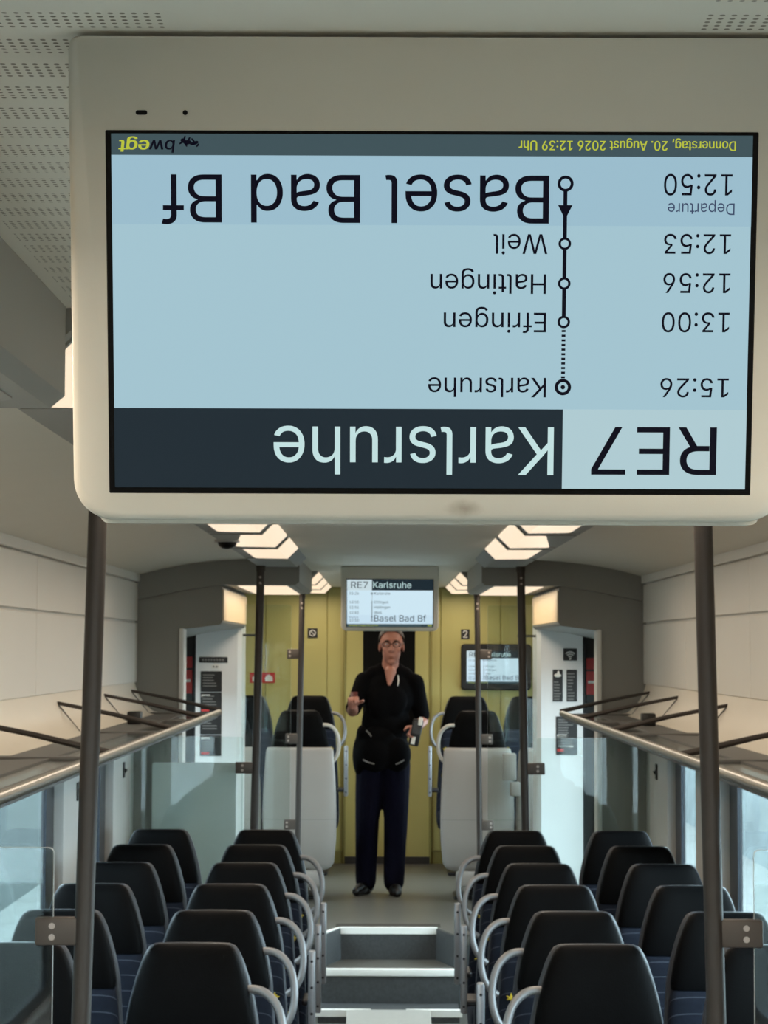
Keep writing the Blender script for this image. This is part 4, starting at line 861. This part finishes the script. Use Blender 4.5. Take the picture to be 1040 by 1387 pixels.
SEAT_H = .797 - LOW            # top of the headrest above its own floor
def seat(hand, bar, shell=False, motif=True, h=SEAT_H):
    """a seat facing the camera (-Y); hand = +1/-1 side of the aisle handle or 0"""
    t = link('train_seat', None)
    H = h
    hb = H - .245
    prof = [(hb, .186, -.002, .044), (hb + .02, .187, 0, .049), (hb + .08, .176, .003, .050), (hb + .14, .160, .007, .048), (hb + .19, .143, .011, .044),
            (hb + .216, .131, .013, .039), (hb + .232, .122, .014, .032), (hb + .241, .110, .015, .022), (hb + .245, .094, .015, .010)]
    MB().loft(back_rings(prof, 32, 3.6)).build('headrest', 'leather', t, angle=60)
    pb = [(.40, .215, -.035, .05), (.44, .225, -.03, .058), (.55, .226, -.022, .056), (.70, .215, -.014, .052), (hb - .04, .193, -.006, .048), (hb - .006, .186, -.003, .043), (hb + .0, .181, -.003, .035)]
    b = MB().loft(back_rings(pb, 32, 3.4))
    if motif:
        rnd = random.Random(7)
        b.slot = 1
        for (mx, mz, sc) in ((hand * .165 if hand else -.165, hb - .15, .62), (hand * .175 if hand else .17, hb - .34, .6)):
            yc = -.083
            for a in (-60, -25, 10, 45, 80, 150, 200):
                l = .020 * sc * rnd.uniform(.7, 1.2)
                dx, dz = math.cos(R(a)), math.sin(R(a))
                cx, cz = mx + dx * l * .6, mz + dz * l * .6
                b.ell((cx, -.074 + (.006 if mz > hb - .2 else -.002), cz), (l, .004, .0055 * sc), 8, 6, Matrix.Rotation(-R(a), 3, 'Y'))
    b.build('backrest', ['seat_fabric', 'motif_yellow'], t, angle=60)
    # cushion with rounded front
    cp = [(.42, -.02), (.455, -.12), (.47, -.30), (.468, -.42), (.45, -.475), (.41, -.49), (.36, -.475), (.34, -.42), (.345, -.02)]
    rings = []
    for x, k in ((-.225, .75), (-.215, .93), (-.19, 1), (.19, 1), (.215, .93), (.225, .75)):
        rings.append([(x, -.25 + (y + .25) * (.95 + .05 * k), .405 + (z - .405) * k) for z, y in cp])
    MB().loft(rings).build('cushion', 'seat_fabric', t, angle=60)
    b = MB()
    b.box(-.19, .19, -.40, -.06, .29, .345, .01, 1)
    b.box(-.05, .05, -.30, -.12, 0.02, .30, .01, 1)
    b.box(-.15, .15, -.36, -.06, 0, .025, .008, 1)
    b.build('pedestal', 'black_plastic', t)
    sp = [(.36, .225, .045, .022), (.42, .228, .045, .026), (.60, .222, .052, .024), (hb - .02, .197, .05, .022), (hb + .02, .194, .05, .022), (hb + .08, .183, .052, .022), (hb + .14, .167, .052, .022), (hb + .19, .150, .052, .022), (hb + .216, .138, .052, .021), (hb + .234, .126, .052, .018), (hb + .242, .110, .052, .010)]
    if shell:
        sp = [(.20, .17, .03, .03), (.215, .205, .035, .05), (.25, .228, .04, .062), (.40, .242, .048, .066), (.55, .244, .05, .062), (.70, .24, .052, .056), (.80, .235, .052, .050), (hb - .02, .222, .052, .046), (hb, .214, .052, .040), (hb + .004, .20, .052, .03)]
    o = MB().loft(back_rings(sp, 32, 4.0 if shell else 3.4)).build('back_shell', 'shell_white' if shell else 'shell_dark', t, angle=60)
    if shell:
        MB().loft(back_rings([(.535, .2455, .05, .0635), (.539, .2455, .05, .0635)], 32, 4.0)).build('seam', 'grey_plastic', o)
        MB().box(-.14, .14, -.02, .10, .10, .205, .02, 2).build('foot', 'shell_white', t)
    if hand:
        s = hand
        z = hb
        m = 'handle_white' if shell else 'handle_grey'
        path = [(.165, .0, z + .115), (.195, -.006, z + .114), (.222, -.014, z + .102), (.246, -.024, z + .078), (.262, -.034, z + .042), (.269, -.042, z + .0), (.268, -.05, z - .045), (.258, -.056, z - .085), (.238, -.058, z - .118), (.212, -.052, z - .14)]
        if shell:
            path = [(x - .012, y + .05, zz + .035) for x, y, zz in path]
        cp = [(s * x, y, zz) for x, y, zz in path]
        sm = []
        for i in range(len(cp) - 1):                      # smooth the handle once
            p0, p1, p2, p3 = [Vector(cp[max(0, min(len(cp) - 1, i + q))]) for q in (-1, 0, 1, 2)]
            for k in range(3):
                u = k / 3
                sm.append(.5 * ((2 * p1) + (p2 - p0) * u + (2 * p0 - 5 * p1 + 4 * p2 - p3) * u * u + (3 * p1 - p0 - 3 * p2 + p3) * u ** 3))
        sm.append(Vector(cp[-1]))
        MB().tube(sm, .0125, 14).build('grab_handle', m, t)
        if bar:
            b = MB()
            x0, x1 = sorted((s * .268, s * .296))
            b.box(x0, x1, -.30, -.262, .57, .94, .008, 2)
            a = b.build('armrest_bar', 'aluminium', t)
            b = MB()
            for q in (.60, .70, .80, .90):
                b.disc(((x0 + x1) / 2, -.300, q), .0055, 'Y', .003, 12)
            b.build('bolt', 'bolt_dark', a)
            b = MB()
            x0, x1 = sorted((s * .215, s * .275))
            b.box(x0, x1, -.29, -.10, .60, .625, .006, 1)
            b.build('armrest_bracket', 'bolt_dark', t)
    return t

ORD = ['nearest', 'second', 'third', 'fourth', 'fifth', 'sixth and last']
protos = {}
def place(kind, x, y, z, label, group, rot=0.0):
    key = kind
    if key not in protos:
        t = seat(*kind)
        protos[key] = t
        t['category'] = 'seat'
        t['label'] = label
        t['group'] = group
        t.location = (x, y, z)
    else:
        t = dup(protos[key], (x, y, z), label, group)
    t.rotation_euler = (0, 0, rot)
    return t
for i in range(6):
    y = 6.42 + .8 * i
    for s, side in ((-1, 'left'), (1, 'right')):
        bar = i in ((3, 4, 5) if s < 0 else (2, 4, 5))
        place((-s, bar), s * .59, y, LOW, 'black train seat with grab handle, %s row from camera, %s of the aisle' % (ORD[i], side), 'aisle seats of the lower deck')
        place((0, False), s * 1.09, y, LOW, 'black train seat beside the %s window, %s row from camera' % (side, ORD[i]), 'window seats of the lower deck')
SH = 1.246
for s, side in ((-1, 'left'), (1, 'right')):
    place((s, False, True, False, SH), s * .585, 14.5, 0, 'white shelled seat seen from behind, aisle side, %s of the standing man' % side, 'white shelled seats on the upper floor', math.pi)
    place((0, False, True, False, SH), s * 1.08, 14.5, 0, 'white shelled seat seen from behind, by the %s window past the steps' % side, 'white shelled seats on the upper floor', math.pi)
    place((-s, True, False, True, 1.30), s * .59, 16.45, 0, 'dark seat with back to the yellow wall, aisle side, %s of the door' % side, 'seats against the yellow wall')
    place((0, False, False, True, 1.30), s * 1.06, 16.45, 0, 'dark seat with back to the yellow wall, by the %s window' % side, 'seats against the yellow wall')

t = thing('waste_bin', 'two small pale bins fixed to the back of the right white shelled seat', 'bin', (.80, 14.33, .0))
MB().box(-.055, .03, -.05, .05, .80, .975, .008, 2).build('upper_bin', 'shell_white', t)
MB().box(-.01, .055, -.06, .04, .70, .79, .008, 2).build('lower_bin', 'shell_white', t)

# ------------------------------------------------------------------ signs
def board(name, label, cat, x0, x1, y, z0, z1, m='sign_black', group=None):
    t = thing(name, label, cat, ((x0 + x1) / 2, y, z0), group)
    w, h = (x1 - x0) / 2, z1 - z0
    MB().prism(rrect(-w, w, 0, h, .004, 2), 'Y', -.004, 0).build('plate', m, t, smooth=False)
    def marks(lst, nm, mm):
        b = MB()
        for a, c, d, e in lst:
            b.box(-w + a * 2 * w, -w + c * 2 * w, -.0055, -.0035, d * h, e * h)
        return b.build(nm, mm, t, smooth=False)
    return t, marks
CY = 13.42
def lines(n, z0, z1, seed, x1=.9):
    rnd = random.Random(seed)
    st = (z1 - z0) / n
    return [(.10, rnd.uniform(.5, x1), z0 + k * st, z0 + k * st + st * .45) for k in range(n)]
t, mk = board('header_sign', 'narrow dark header sign high on the left white column', 'sign', -1.165, -.99, CY, 1.565, 1.60)
mk([(.1 + .1 * k, .1 + .1 * k + .07, .3, .7) for k in range(8)], 'printed_marks', 'sign_grey')
t, mk = board('small_label', 'small white label under the dark header sign', 'label', -1.09, -1.04, CY, 1.528, 1.552, 'sign_white')
mk([(.2, .4, .3, .7), (.55, .8, .3, .7)], 'printed_marks', 'sign_grey')
names = ['topmost', 'second from top', 'third from top', 'lowest']
for k in range(4):
    z1 = 1.513 - k * .130
    t, mk = board('notice_board', 'dark notice with pale print on the left white column, %s of four' % names[k], 'notice', -1.155, -1.025, CY, z1 - .126, z1, group='notices on the left column')
    mk(lines(5, .25, .92, k, .8), 'printed_lines', 'sign_grey')
    if k in (1, 3):
        mk([(.05, .46, .78, .9)], 'printed_mark', 'sign_white')
    if k in (1, 3):
        mk([(.05, .42, .08, .18)], 'red_mark', 'sign_red')
t, mk = board('wifi_sign', 'square black wifi sign at the top of the right white column', 'sign', 1.065, 1.15, CY, 1.585, 1.66)
b = MB()
for r0 in (.014, .026, .038):
    b.tube([(r0 * math.cos(R(a)), -.006, .012 + r0 * math.sin(R(a)) * 1.1) for a in range(45, 136, 9)], .003, 6)
b.ell((0, -.006, .012), (.006, .003, .006), 10, 6)
b.build('wifi_symbol', 'sign_white', t)
t, mk = board('notice_board', 'narrow dark notice with white pictogram on the right white column', 'notice', 1.00, 1.062, CY, 1.335, 1.53, group='notices on the right column')
b = MB()
b.ell((0, -.005, .160), (.022, .003, .012), 12, 6)
b.ell((.004, -.005, .176), (.008, .003, .012), 10, 6)
b.build('pictogram', 'sign_white', t)
mk(lines(7, .05, .68, 11, .85), 'printed_lines', 'sign_grey')
t, mk = board('notice_board', 'narrow dark notice without pictogram under the wifi sign', 'notice', 1.085, 1.15, CY, 1.335, 1.53, group='notices on the right column')
mk(lines(9, .05, .95, 12, .85), 'printed_lines', 'sign_grey')
t, mk = board('notice_board', 'wide dark notice with red mark low on the right white column', 'notice', 1.02, 1.15, CY, 1.01, 1.245, group='notices on the right column')
mk(lines(11, .2, .97, 13, .9), 'printed_lines', 'sign_grey')
mk([(.06, .5, .47, .53)], 'white_print', 'sign_white')
mk([(.1, .8, .20, .24)], 'white_print', 'sign_white')
mk([(.06, .36, .09, .16)], 'red_mark', 'sign_red')
for s, side in ((-1, 'left'), (1, 'right')):
    xs = sorted((s * 1.222, s * 1.335))
    t, mk = board('emergency_panel', 'tall red emergency panel in the dark recess beside the %s column' % side, 'sign', xs[0], xs[1], 13.60, 1.33, 1.60, 'sign_red', 'red emergency panels')
    mk([(.1, .9, .42, .48)], 'white_print', 'sign_white')
    mk([(.0, 1, .0, .16), (0, 1, .70, .74)], 'dark_band', 'sign_black')
YW = Y1 - .017
t, mk = board('prohibition_sign', 'small square dark sign with white ring on the yellow wall, left of the door', 'sign', -.625, -.548, YW, 1.735, 1.81)
b = MB()
b.tube([(.022 * math.cos(R(a)), -.006, .037 + .022 * math.sin(R(a))) for a in range(0, 361, 20)], .0035, 6)
b.tube([(-.015, -.006, .052), (.015, -.006, .022)], .003, 6)
b.build('ring_symbol', 'sign_white', t)
t = thing('class_sign', 'small square dark sign with numeral 2 on the yellow wall above the monitor', 'sign', (.598, YW, 1.73))
MB().prism(rrect(-.034, .034, 0, .075, .004, 2), 'Y', -.004, 0).build('plate', 'sign_black', t, smooth=False)
lettering('numeral', [('2', -17, 17, 66, 10, 0)], 'sign_white', t, 1, .0045)
t, mk = board('safety_sign', 'red and white safety sign on the yellow wall behind the left poles', 'sign', -1.07, -.875, YW, 1.385, 1.465, 'sign_red')
b = MB()
for cx in (-.05, .05):
    b.box(cx - .028, cx + .028, -.006, -.0035, .012, .040)
    b.prism([(cx - .032, .040), (cx + .032, .040), (cx, .068)], 'Y', -.006, -.0035)
b.build('pictogram', 'sign_white', t, smooth=False)

# ------------------------------------------------------------------ the man in the aisle
def skinned(b, name, m, parent, voxel, smooth=4):
    me = bpy.data.meshes.new(name)
    b.bm.to_mesh(me)
    b.bm.free()
    tmp = bpy.data.objects.new(name, me)
    C.objects.link(tmp)
    r = tmp.modifiers.new('r', 'REMESH')
    r.mode = 'VOXEL'
    r.voxel_size = voxel
    sm = tmp.modifiers.new('s', 'SMOOTH')
    sm.factor = .5
    sm.iterations = smooth
    bpy.context.view_layer.update()
    out = bpy.data.meshes.new_from_object(tmp.evaluated_get(bpy.context.evaluated_depsgraph_get()))
    bpy.data.objects.remove(tmp)
    bpy.data.meshes.remove(me)
    out.name = name
    out.materials.clear()
    out.materials.append(MATS[m])
    for p in out.polygons:
        p.use_smooth = True
    return link(name, out, parent)

PY = 14.9
man = thing('person', 'man in black top and navy trousers standing in the aisle, one hand raised', 'person', (0, PY, 0))
def ry(p):
    return Vector(p)
# joints, relative to the man's place on the floor (-Y towards the camera)
HIP_L, KNEE_L, ANK_L = (-.115, .0, .90), (-.142, -.035, .50), (-.150, .02, .085)
HIP_R, KNEE_R, ANK_R = (.045, .0, .90), (.052, -.02, .50), (.040, -.03, .085)
SH_L, EL_L, WR_L = (-.178, .0, 1.440), (-.243, -.11, 1.235), (-.238, -.335, 1.275)
SH_R, EL_R, WR_R = (.185, .0, 1.430), (.232, .045, 1.165), (.195, -.185, 1.125)
HC = Vector((.018, -.035, 1.675))

b = MB()
# head
b.ell(HC + Vector((0, .012, .03)), (.078, .098, .092), 24, 16)
b.ell(HC + Vector((0, -.030, -.045)), (.062, .068, .080), 20, 14)
b.ell(HC + Vector((0, -.062, -.108)), (.028, .024, .022), 14, 10)                                  # chin
b.cap(HC + Vector((0, -.092, .012)), .011, HC + Vector((0, -.112, -.030)), .015)                    # nose
b.ell(HC + Vector((.010, -.100, -.034)), (.010, .010, .008), 10, 8)
b.ell(HC + Vector((-.010, -.100, -.034)), (.010, .010, .008), 10, 8)
b.ell(HC + Vector((0, -.090, -.066)), (.024, .010, .006), 12, 8)                                    # lips
b.ell(HC + Vector((0, -.088, -.077)), (.020, .010, .007), 12, 8)
b.ell(HC + Vector((0, -.080, .034)), (.055, .016, .012), 14, 8)                                     # brow
for s in (-1, 1):
    b.ell(HC + Vector((s * .080, .005, -.012)), (.009, .020, .032), 12, 10)                         # ears
    b.ell(HC + Vector((s * .040, -.062, -.030)), (.022, .020, .020), 12, 8)                         # cheeks
# neck, trunk
b.chain([((.014, -.01, 1.60), .054), ((.008, .005, 1.50), .060), ((.003, .01, 1.44), .08)])
b.ell((.0, .005, 1.33), (.150, .095, .15), 20, 12)
b.ell((-.02, .005, 1.12), (.135, .095, .17), 20, 12)
b.ell((-.035, .0, .95), (.145, .10, .12), 20, 12)
b.cap((.012, -.072, 1.50), .040, (.004, -.118, 1.415), .013)                                              # open collar
# legs
for h, k, a in ((HIP_L, KNEE_L, ANK_L), (HIP_R, KNEE_R, ANK_R)):
    b.chain([(h, .075), (k, .050), (a, .036)])
    b.chain([(a, .034), ((a[0], a[1] - .03, .045), .03)])
# arms
b.chain([(SH_L, .050), (EL_L, .040), (WR_L, .029)])
b.chain([(SH_R, .050), (EL_R, .040), (WR_R, .029)])
def hand(w, fwd, side, up, curl):
    """palm, four bent fingers and a thumb; side points to the thumb"""
    w, fwd, side, up = Vector(w), Vector(fwd).normalized(), Vector(side).normalized(), Vector(up).normalized()
    for q in (-.026, -.009, .009, .026):
        b.cap(w + fwd * .01 + side * q * .7, .016, w + fwd * .075 + side * q, .0135, 10)
    for q, l in ((.029, .9), (.010, 1.0), (-.010, .95), (-.029, .75)):
        p = w + fwd * .085 + side * q
        d = fwd
        rr = .0095
        for seg, ang in ((.040, curl * .6), (.027, curl), (.021, curl * .8)):
            d = (d * math.cos(R(ang)) - up * math.sin(R(ang))).normalized() if seg == .040 else (Matrix.Rotation(R(ang), 3, side.cross(Vector((0, 0, 0))) if False else side) @ d)
            q2 = p + d * seg * l
            b.cap(p, rr, q2, rr * .9, 8)
            p, rr = q2, rr * .9
    p = w + fwd * .025 + side * .030
    p1 = p + (fwd * .55 + side * .75 - up * .2).normalized() * .042
    p2 = p1 + (fwd * .9 + side * .05 - up * .45).normalized() * .032
    b.cap(p, .013, p1, .0115, 8)
    b.cap(p1, .0115, p2, .0095, 8)
hand(WR_L, (.02, -.72, .55), (.95, .1, .1), (-.05, .5, .75), 50)
hand(WR_R, (-.25, -.70, -.35), (-.75, .1, .5), (.55, -.1, .7), 50)
skinned(b, 'body', 'skin', man, .0055, 3)

# clothes
b = MB()
b.ell((.0, .008, 1.34), (.185, .125, .17), 24, 14)
b.ell((-.018, .004, 1.14), (.168, .122, .20), 24, 14)
b.ell((-.03, .0, .985), (.175, .130, .12), 24, 14)
b.chain([((-.10, .012, 1.475), .062), ((.0, .02, 1.475), .078), ((.11, .012, 1.468), .062)])
b.chain([((-.05, .02, 1.515), .045), ((.065, .02, 1.512), .045)])
b.chain([((SH_L[0] + .012, 0, SH_L[2] - .008), .066), ((EL_L[0] * .92 + SH_L[0] * .08, EL_L[1] * .92, EL_L[2] * .92 + SH_L[2] * .08), .055)])
b.chain([((SH_R[0] - .008, 0, SH_R[2] - .008), .066), ((EL_R[0] * .85 + SH_R[0] * .15, EL_R[1] * .85, EL_R[2] * .85 + SH_R[2] * .15), .057)])
b.ell((.035, -.088, 1.30), (.09, .045, .11), 16, 10)
b.ell((-.045, -.088, 1.28), (.09, .045, .12), 16, 10)
shirt = skinned(b, 'shirt', 'cloth_black', man, .008, 10)
b = MB()
b.ell((-.035, .0, .93), (.172, .118, .12), 24, 14)
for h, k, a in ((HIP_L, KNEE_L, ANK_L), (HIP_R, KNEE_R, ANK_R)):
    mid = [(h[i] + k[i]) / 2 for i in range(3)]
    b.chain([((h[0], h[1], h[2] - .02), .106), (mid, .096), (k, .082), ((k[0] * .5 + a[0] * .5, k[1] * .5 + a[1] * .5 + .015, .30), .076), ((a[0], a[1] - .005, .125), .072), ((a[0], a[1] - .012, .085), .070)])
skinned(b, 'trousers', 'trousers_navy', man, .008, 4)
for a, yaw in ((ANK_L, -22), (ANK_R, 8)):
    b = MB()
    m = Matrix.Rotation(R(yaw), 3, 'Z')
    def q(x, y, z):
        v = m @ Vector((x, y, 0))
        return (a[0] + v.x, a[1] + v.y, z)
    b.cap(q(0, .045, .045), .043, q(0, -.10, .040), .040)
    b.cap(q(0, -.10, .038), .040, q(0, -.165, .030), .030)
    b.cap(q(0, .02, .05), .048, q(0, .005, .14), .050)
    b.box(a[0] - .03, a[0] + .03, a[1] - .06, a[1] + .05, .001, .03)
    sh = skinned(b, 'shoe', 'shoe_black', man, .006, 3)
    for v in sh.data.vertices:
        v.co.z = max(v.co.z, .001)
# hair: cap over the crown and the back, short at the sides
b = MB()
b.ell(HC + Vector((0, .020, .043)), (.088, .104, .090), 24, 16)
b.ell(HC + Vector((0, .040, .0)), (.089, .080, .080), 24, 16)
for v in list(b.bm.verts):
    pass
hair = skinned(b, 'hair', 'hair', man, .006, 2)
bm = bmesh.new()
bm.from_mesh(hair.data)
bmesh.ops.delete(bm, geom=[v for v in bm.verts if (v.co.y < HC.y - .052 - (v.co.z - HC.z - .085) * .9 and v.co.z < HC.z + .12) and v.co.z < HC.z + .095 or (v.co.y < HC.y - .03 and v.co.z < HC.z + .055)], context='VERTS')
bm.to_mesh(hair.data)
bm.free()
# eyes, brows and glasses
for s in (-1, 1):
    e = MB().ell(HC + Vector((s * .031, -.084, .010)), (.010, .006, .0055), 12, 8).build('eye', 'sign_white', man)
    MB().ell(HC + Vector((s * .031, -.0895, .009)), (.0048, .004, .0048), 10, 8).build('iris', 'bezel_black', e)
    MB().tube([HC + Vector((s * .014, -.098, .029)), HC + Vector((s * .032, -.099, .034)), HC + Vector((s * .052, -.088, .028))], [.003, .004, .002], 8).build('eyebrow', 'hair', man)
gl = link('glasses', None, man)
gl.empty_display_size = .02
b = MB()
for s in (-1, 1):
    pts = [HC + Vector((s * .033 + .026 * math.cos(R(a)), -.106 + .004 * abs(math.cos(R(a))), .008 + .018 * math.sin(R(a)))) for a in range(0, 361, 24)]
    b.tube(pts, .0024, 6)
    b.tube([HC + Vector((s * .059, -.102, .012)), HC + Vector((s * .078, -.07, .014)), HC + Vector((s * .082, .0, .008))], .0022, 6)
b.tube([HC + Vector((-.008, -.108, .012)), HC + Vector((.008, -.108, .012))], .0022, 6)
b.build('frame', 'bezel_black', gl)
# lapel microphone strap and hip pouch
MB().tube([(.062, -.118, 1.475), (.066, -.135, 1.44), (.060, -.140, 1.405)], [.003, .004, .003], 8).build('collar_flash', 'sign_white', man)
t = thing('hip_bag', 'bulky black bag with pale strips worn at the hips of the standing man', 'bag', (-.035, PY, .80))
b = MB()
b.ell((-.055, -.085, .15), (.13, .085, .13), 20, 12)
b.ell((.09, -.08, .14), (.10, .075, .12), 20, 12)
b.ell((-.155, -.02, .13), (.055, .10, .15), 16, 10)
b.ell((-.14, -.02, .27), (.045, .09, .07), 16, 10)
b.ell((-.03, -.08, .24), (.12, .07, .10), 20, 12)
skinned(b, 'pouch', 'cloth_black', t, .008, 14)
for pts in ([(-.135, -.150, .108), (-.10, -.172, .092), (-.06, -.178, .082)], [(.085, -.160, .080), (.115, -.152, .092), (.140, -.140, .108)], [(-.115, -.150, .305), (-.095, -.158, .285), (-.08, -.160, .265)]):
    MB().tube(pts, .0055, 6).build('pale_strip', 'sign_grey', t)
t = thing('ticket_device', 'grey handheld ticket device in the lowered hand of the standing man', 'device', (.165, PY - .30, 1.02))
m = Matrix.Rotation(R(12), 4, 'Y')
b = MB().box(-.035, .035, -.02, .02, -.01, .17, .010, 2)
bmesh.ops.transform(b.bm, matrix=m, verts=b.bm.verts[:])
bd = b.build('case', 'black_plastic', t)
b = MB().box(-.026, .026, -.024, -.018, .07, .155, .002, 1)
bmesh.ops.transform(b.bm, matrix=m, verts=b.bm.verts[:])
b.build('screen', 'device_grey', t)
b = MB().box(-.020, .006, -.024, -.018, .0, .05, .002, 1).box(.0, .028, -.026, -.018, .13, .185, .004, 1)
bmesh.ops.transform(b.bm, matrix=m, verts=b.bm.verts[:])
b.build('paper_slip', 'sign_white', t)
t = thing('phone', 'small reddish phone in the raised hand of the standing man', 'phone', (-.230, PY - .44, 1.305))
b = MB().box(-.024, .024, -.006, .006, 0, .07, .004, 2)
bmesh.ops.transform(b.bm, matrix=Matrix.Rotation(R(-25), 4, 'X'), verts=b.bm.verts[:])
b.build('case', 'phone_case', t)
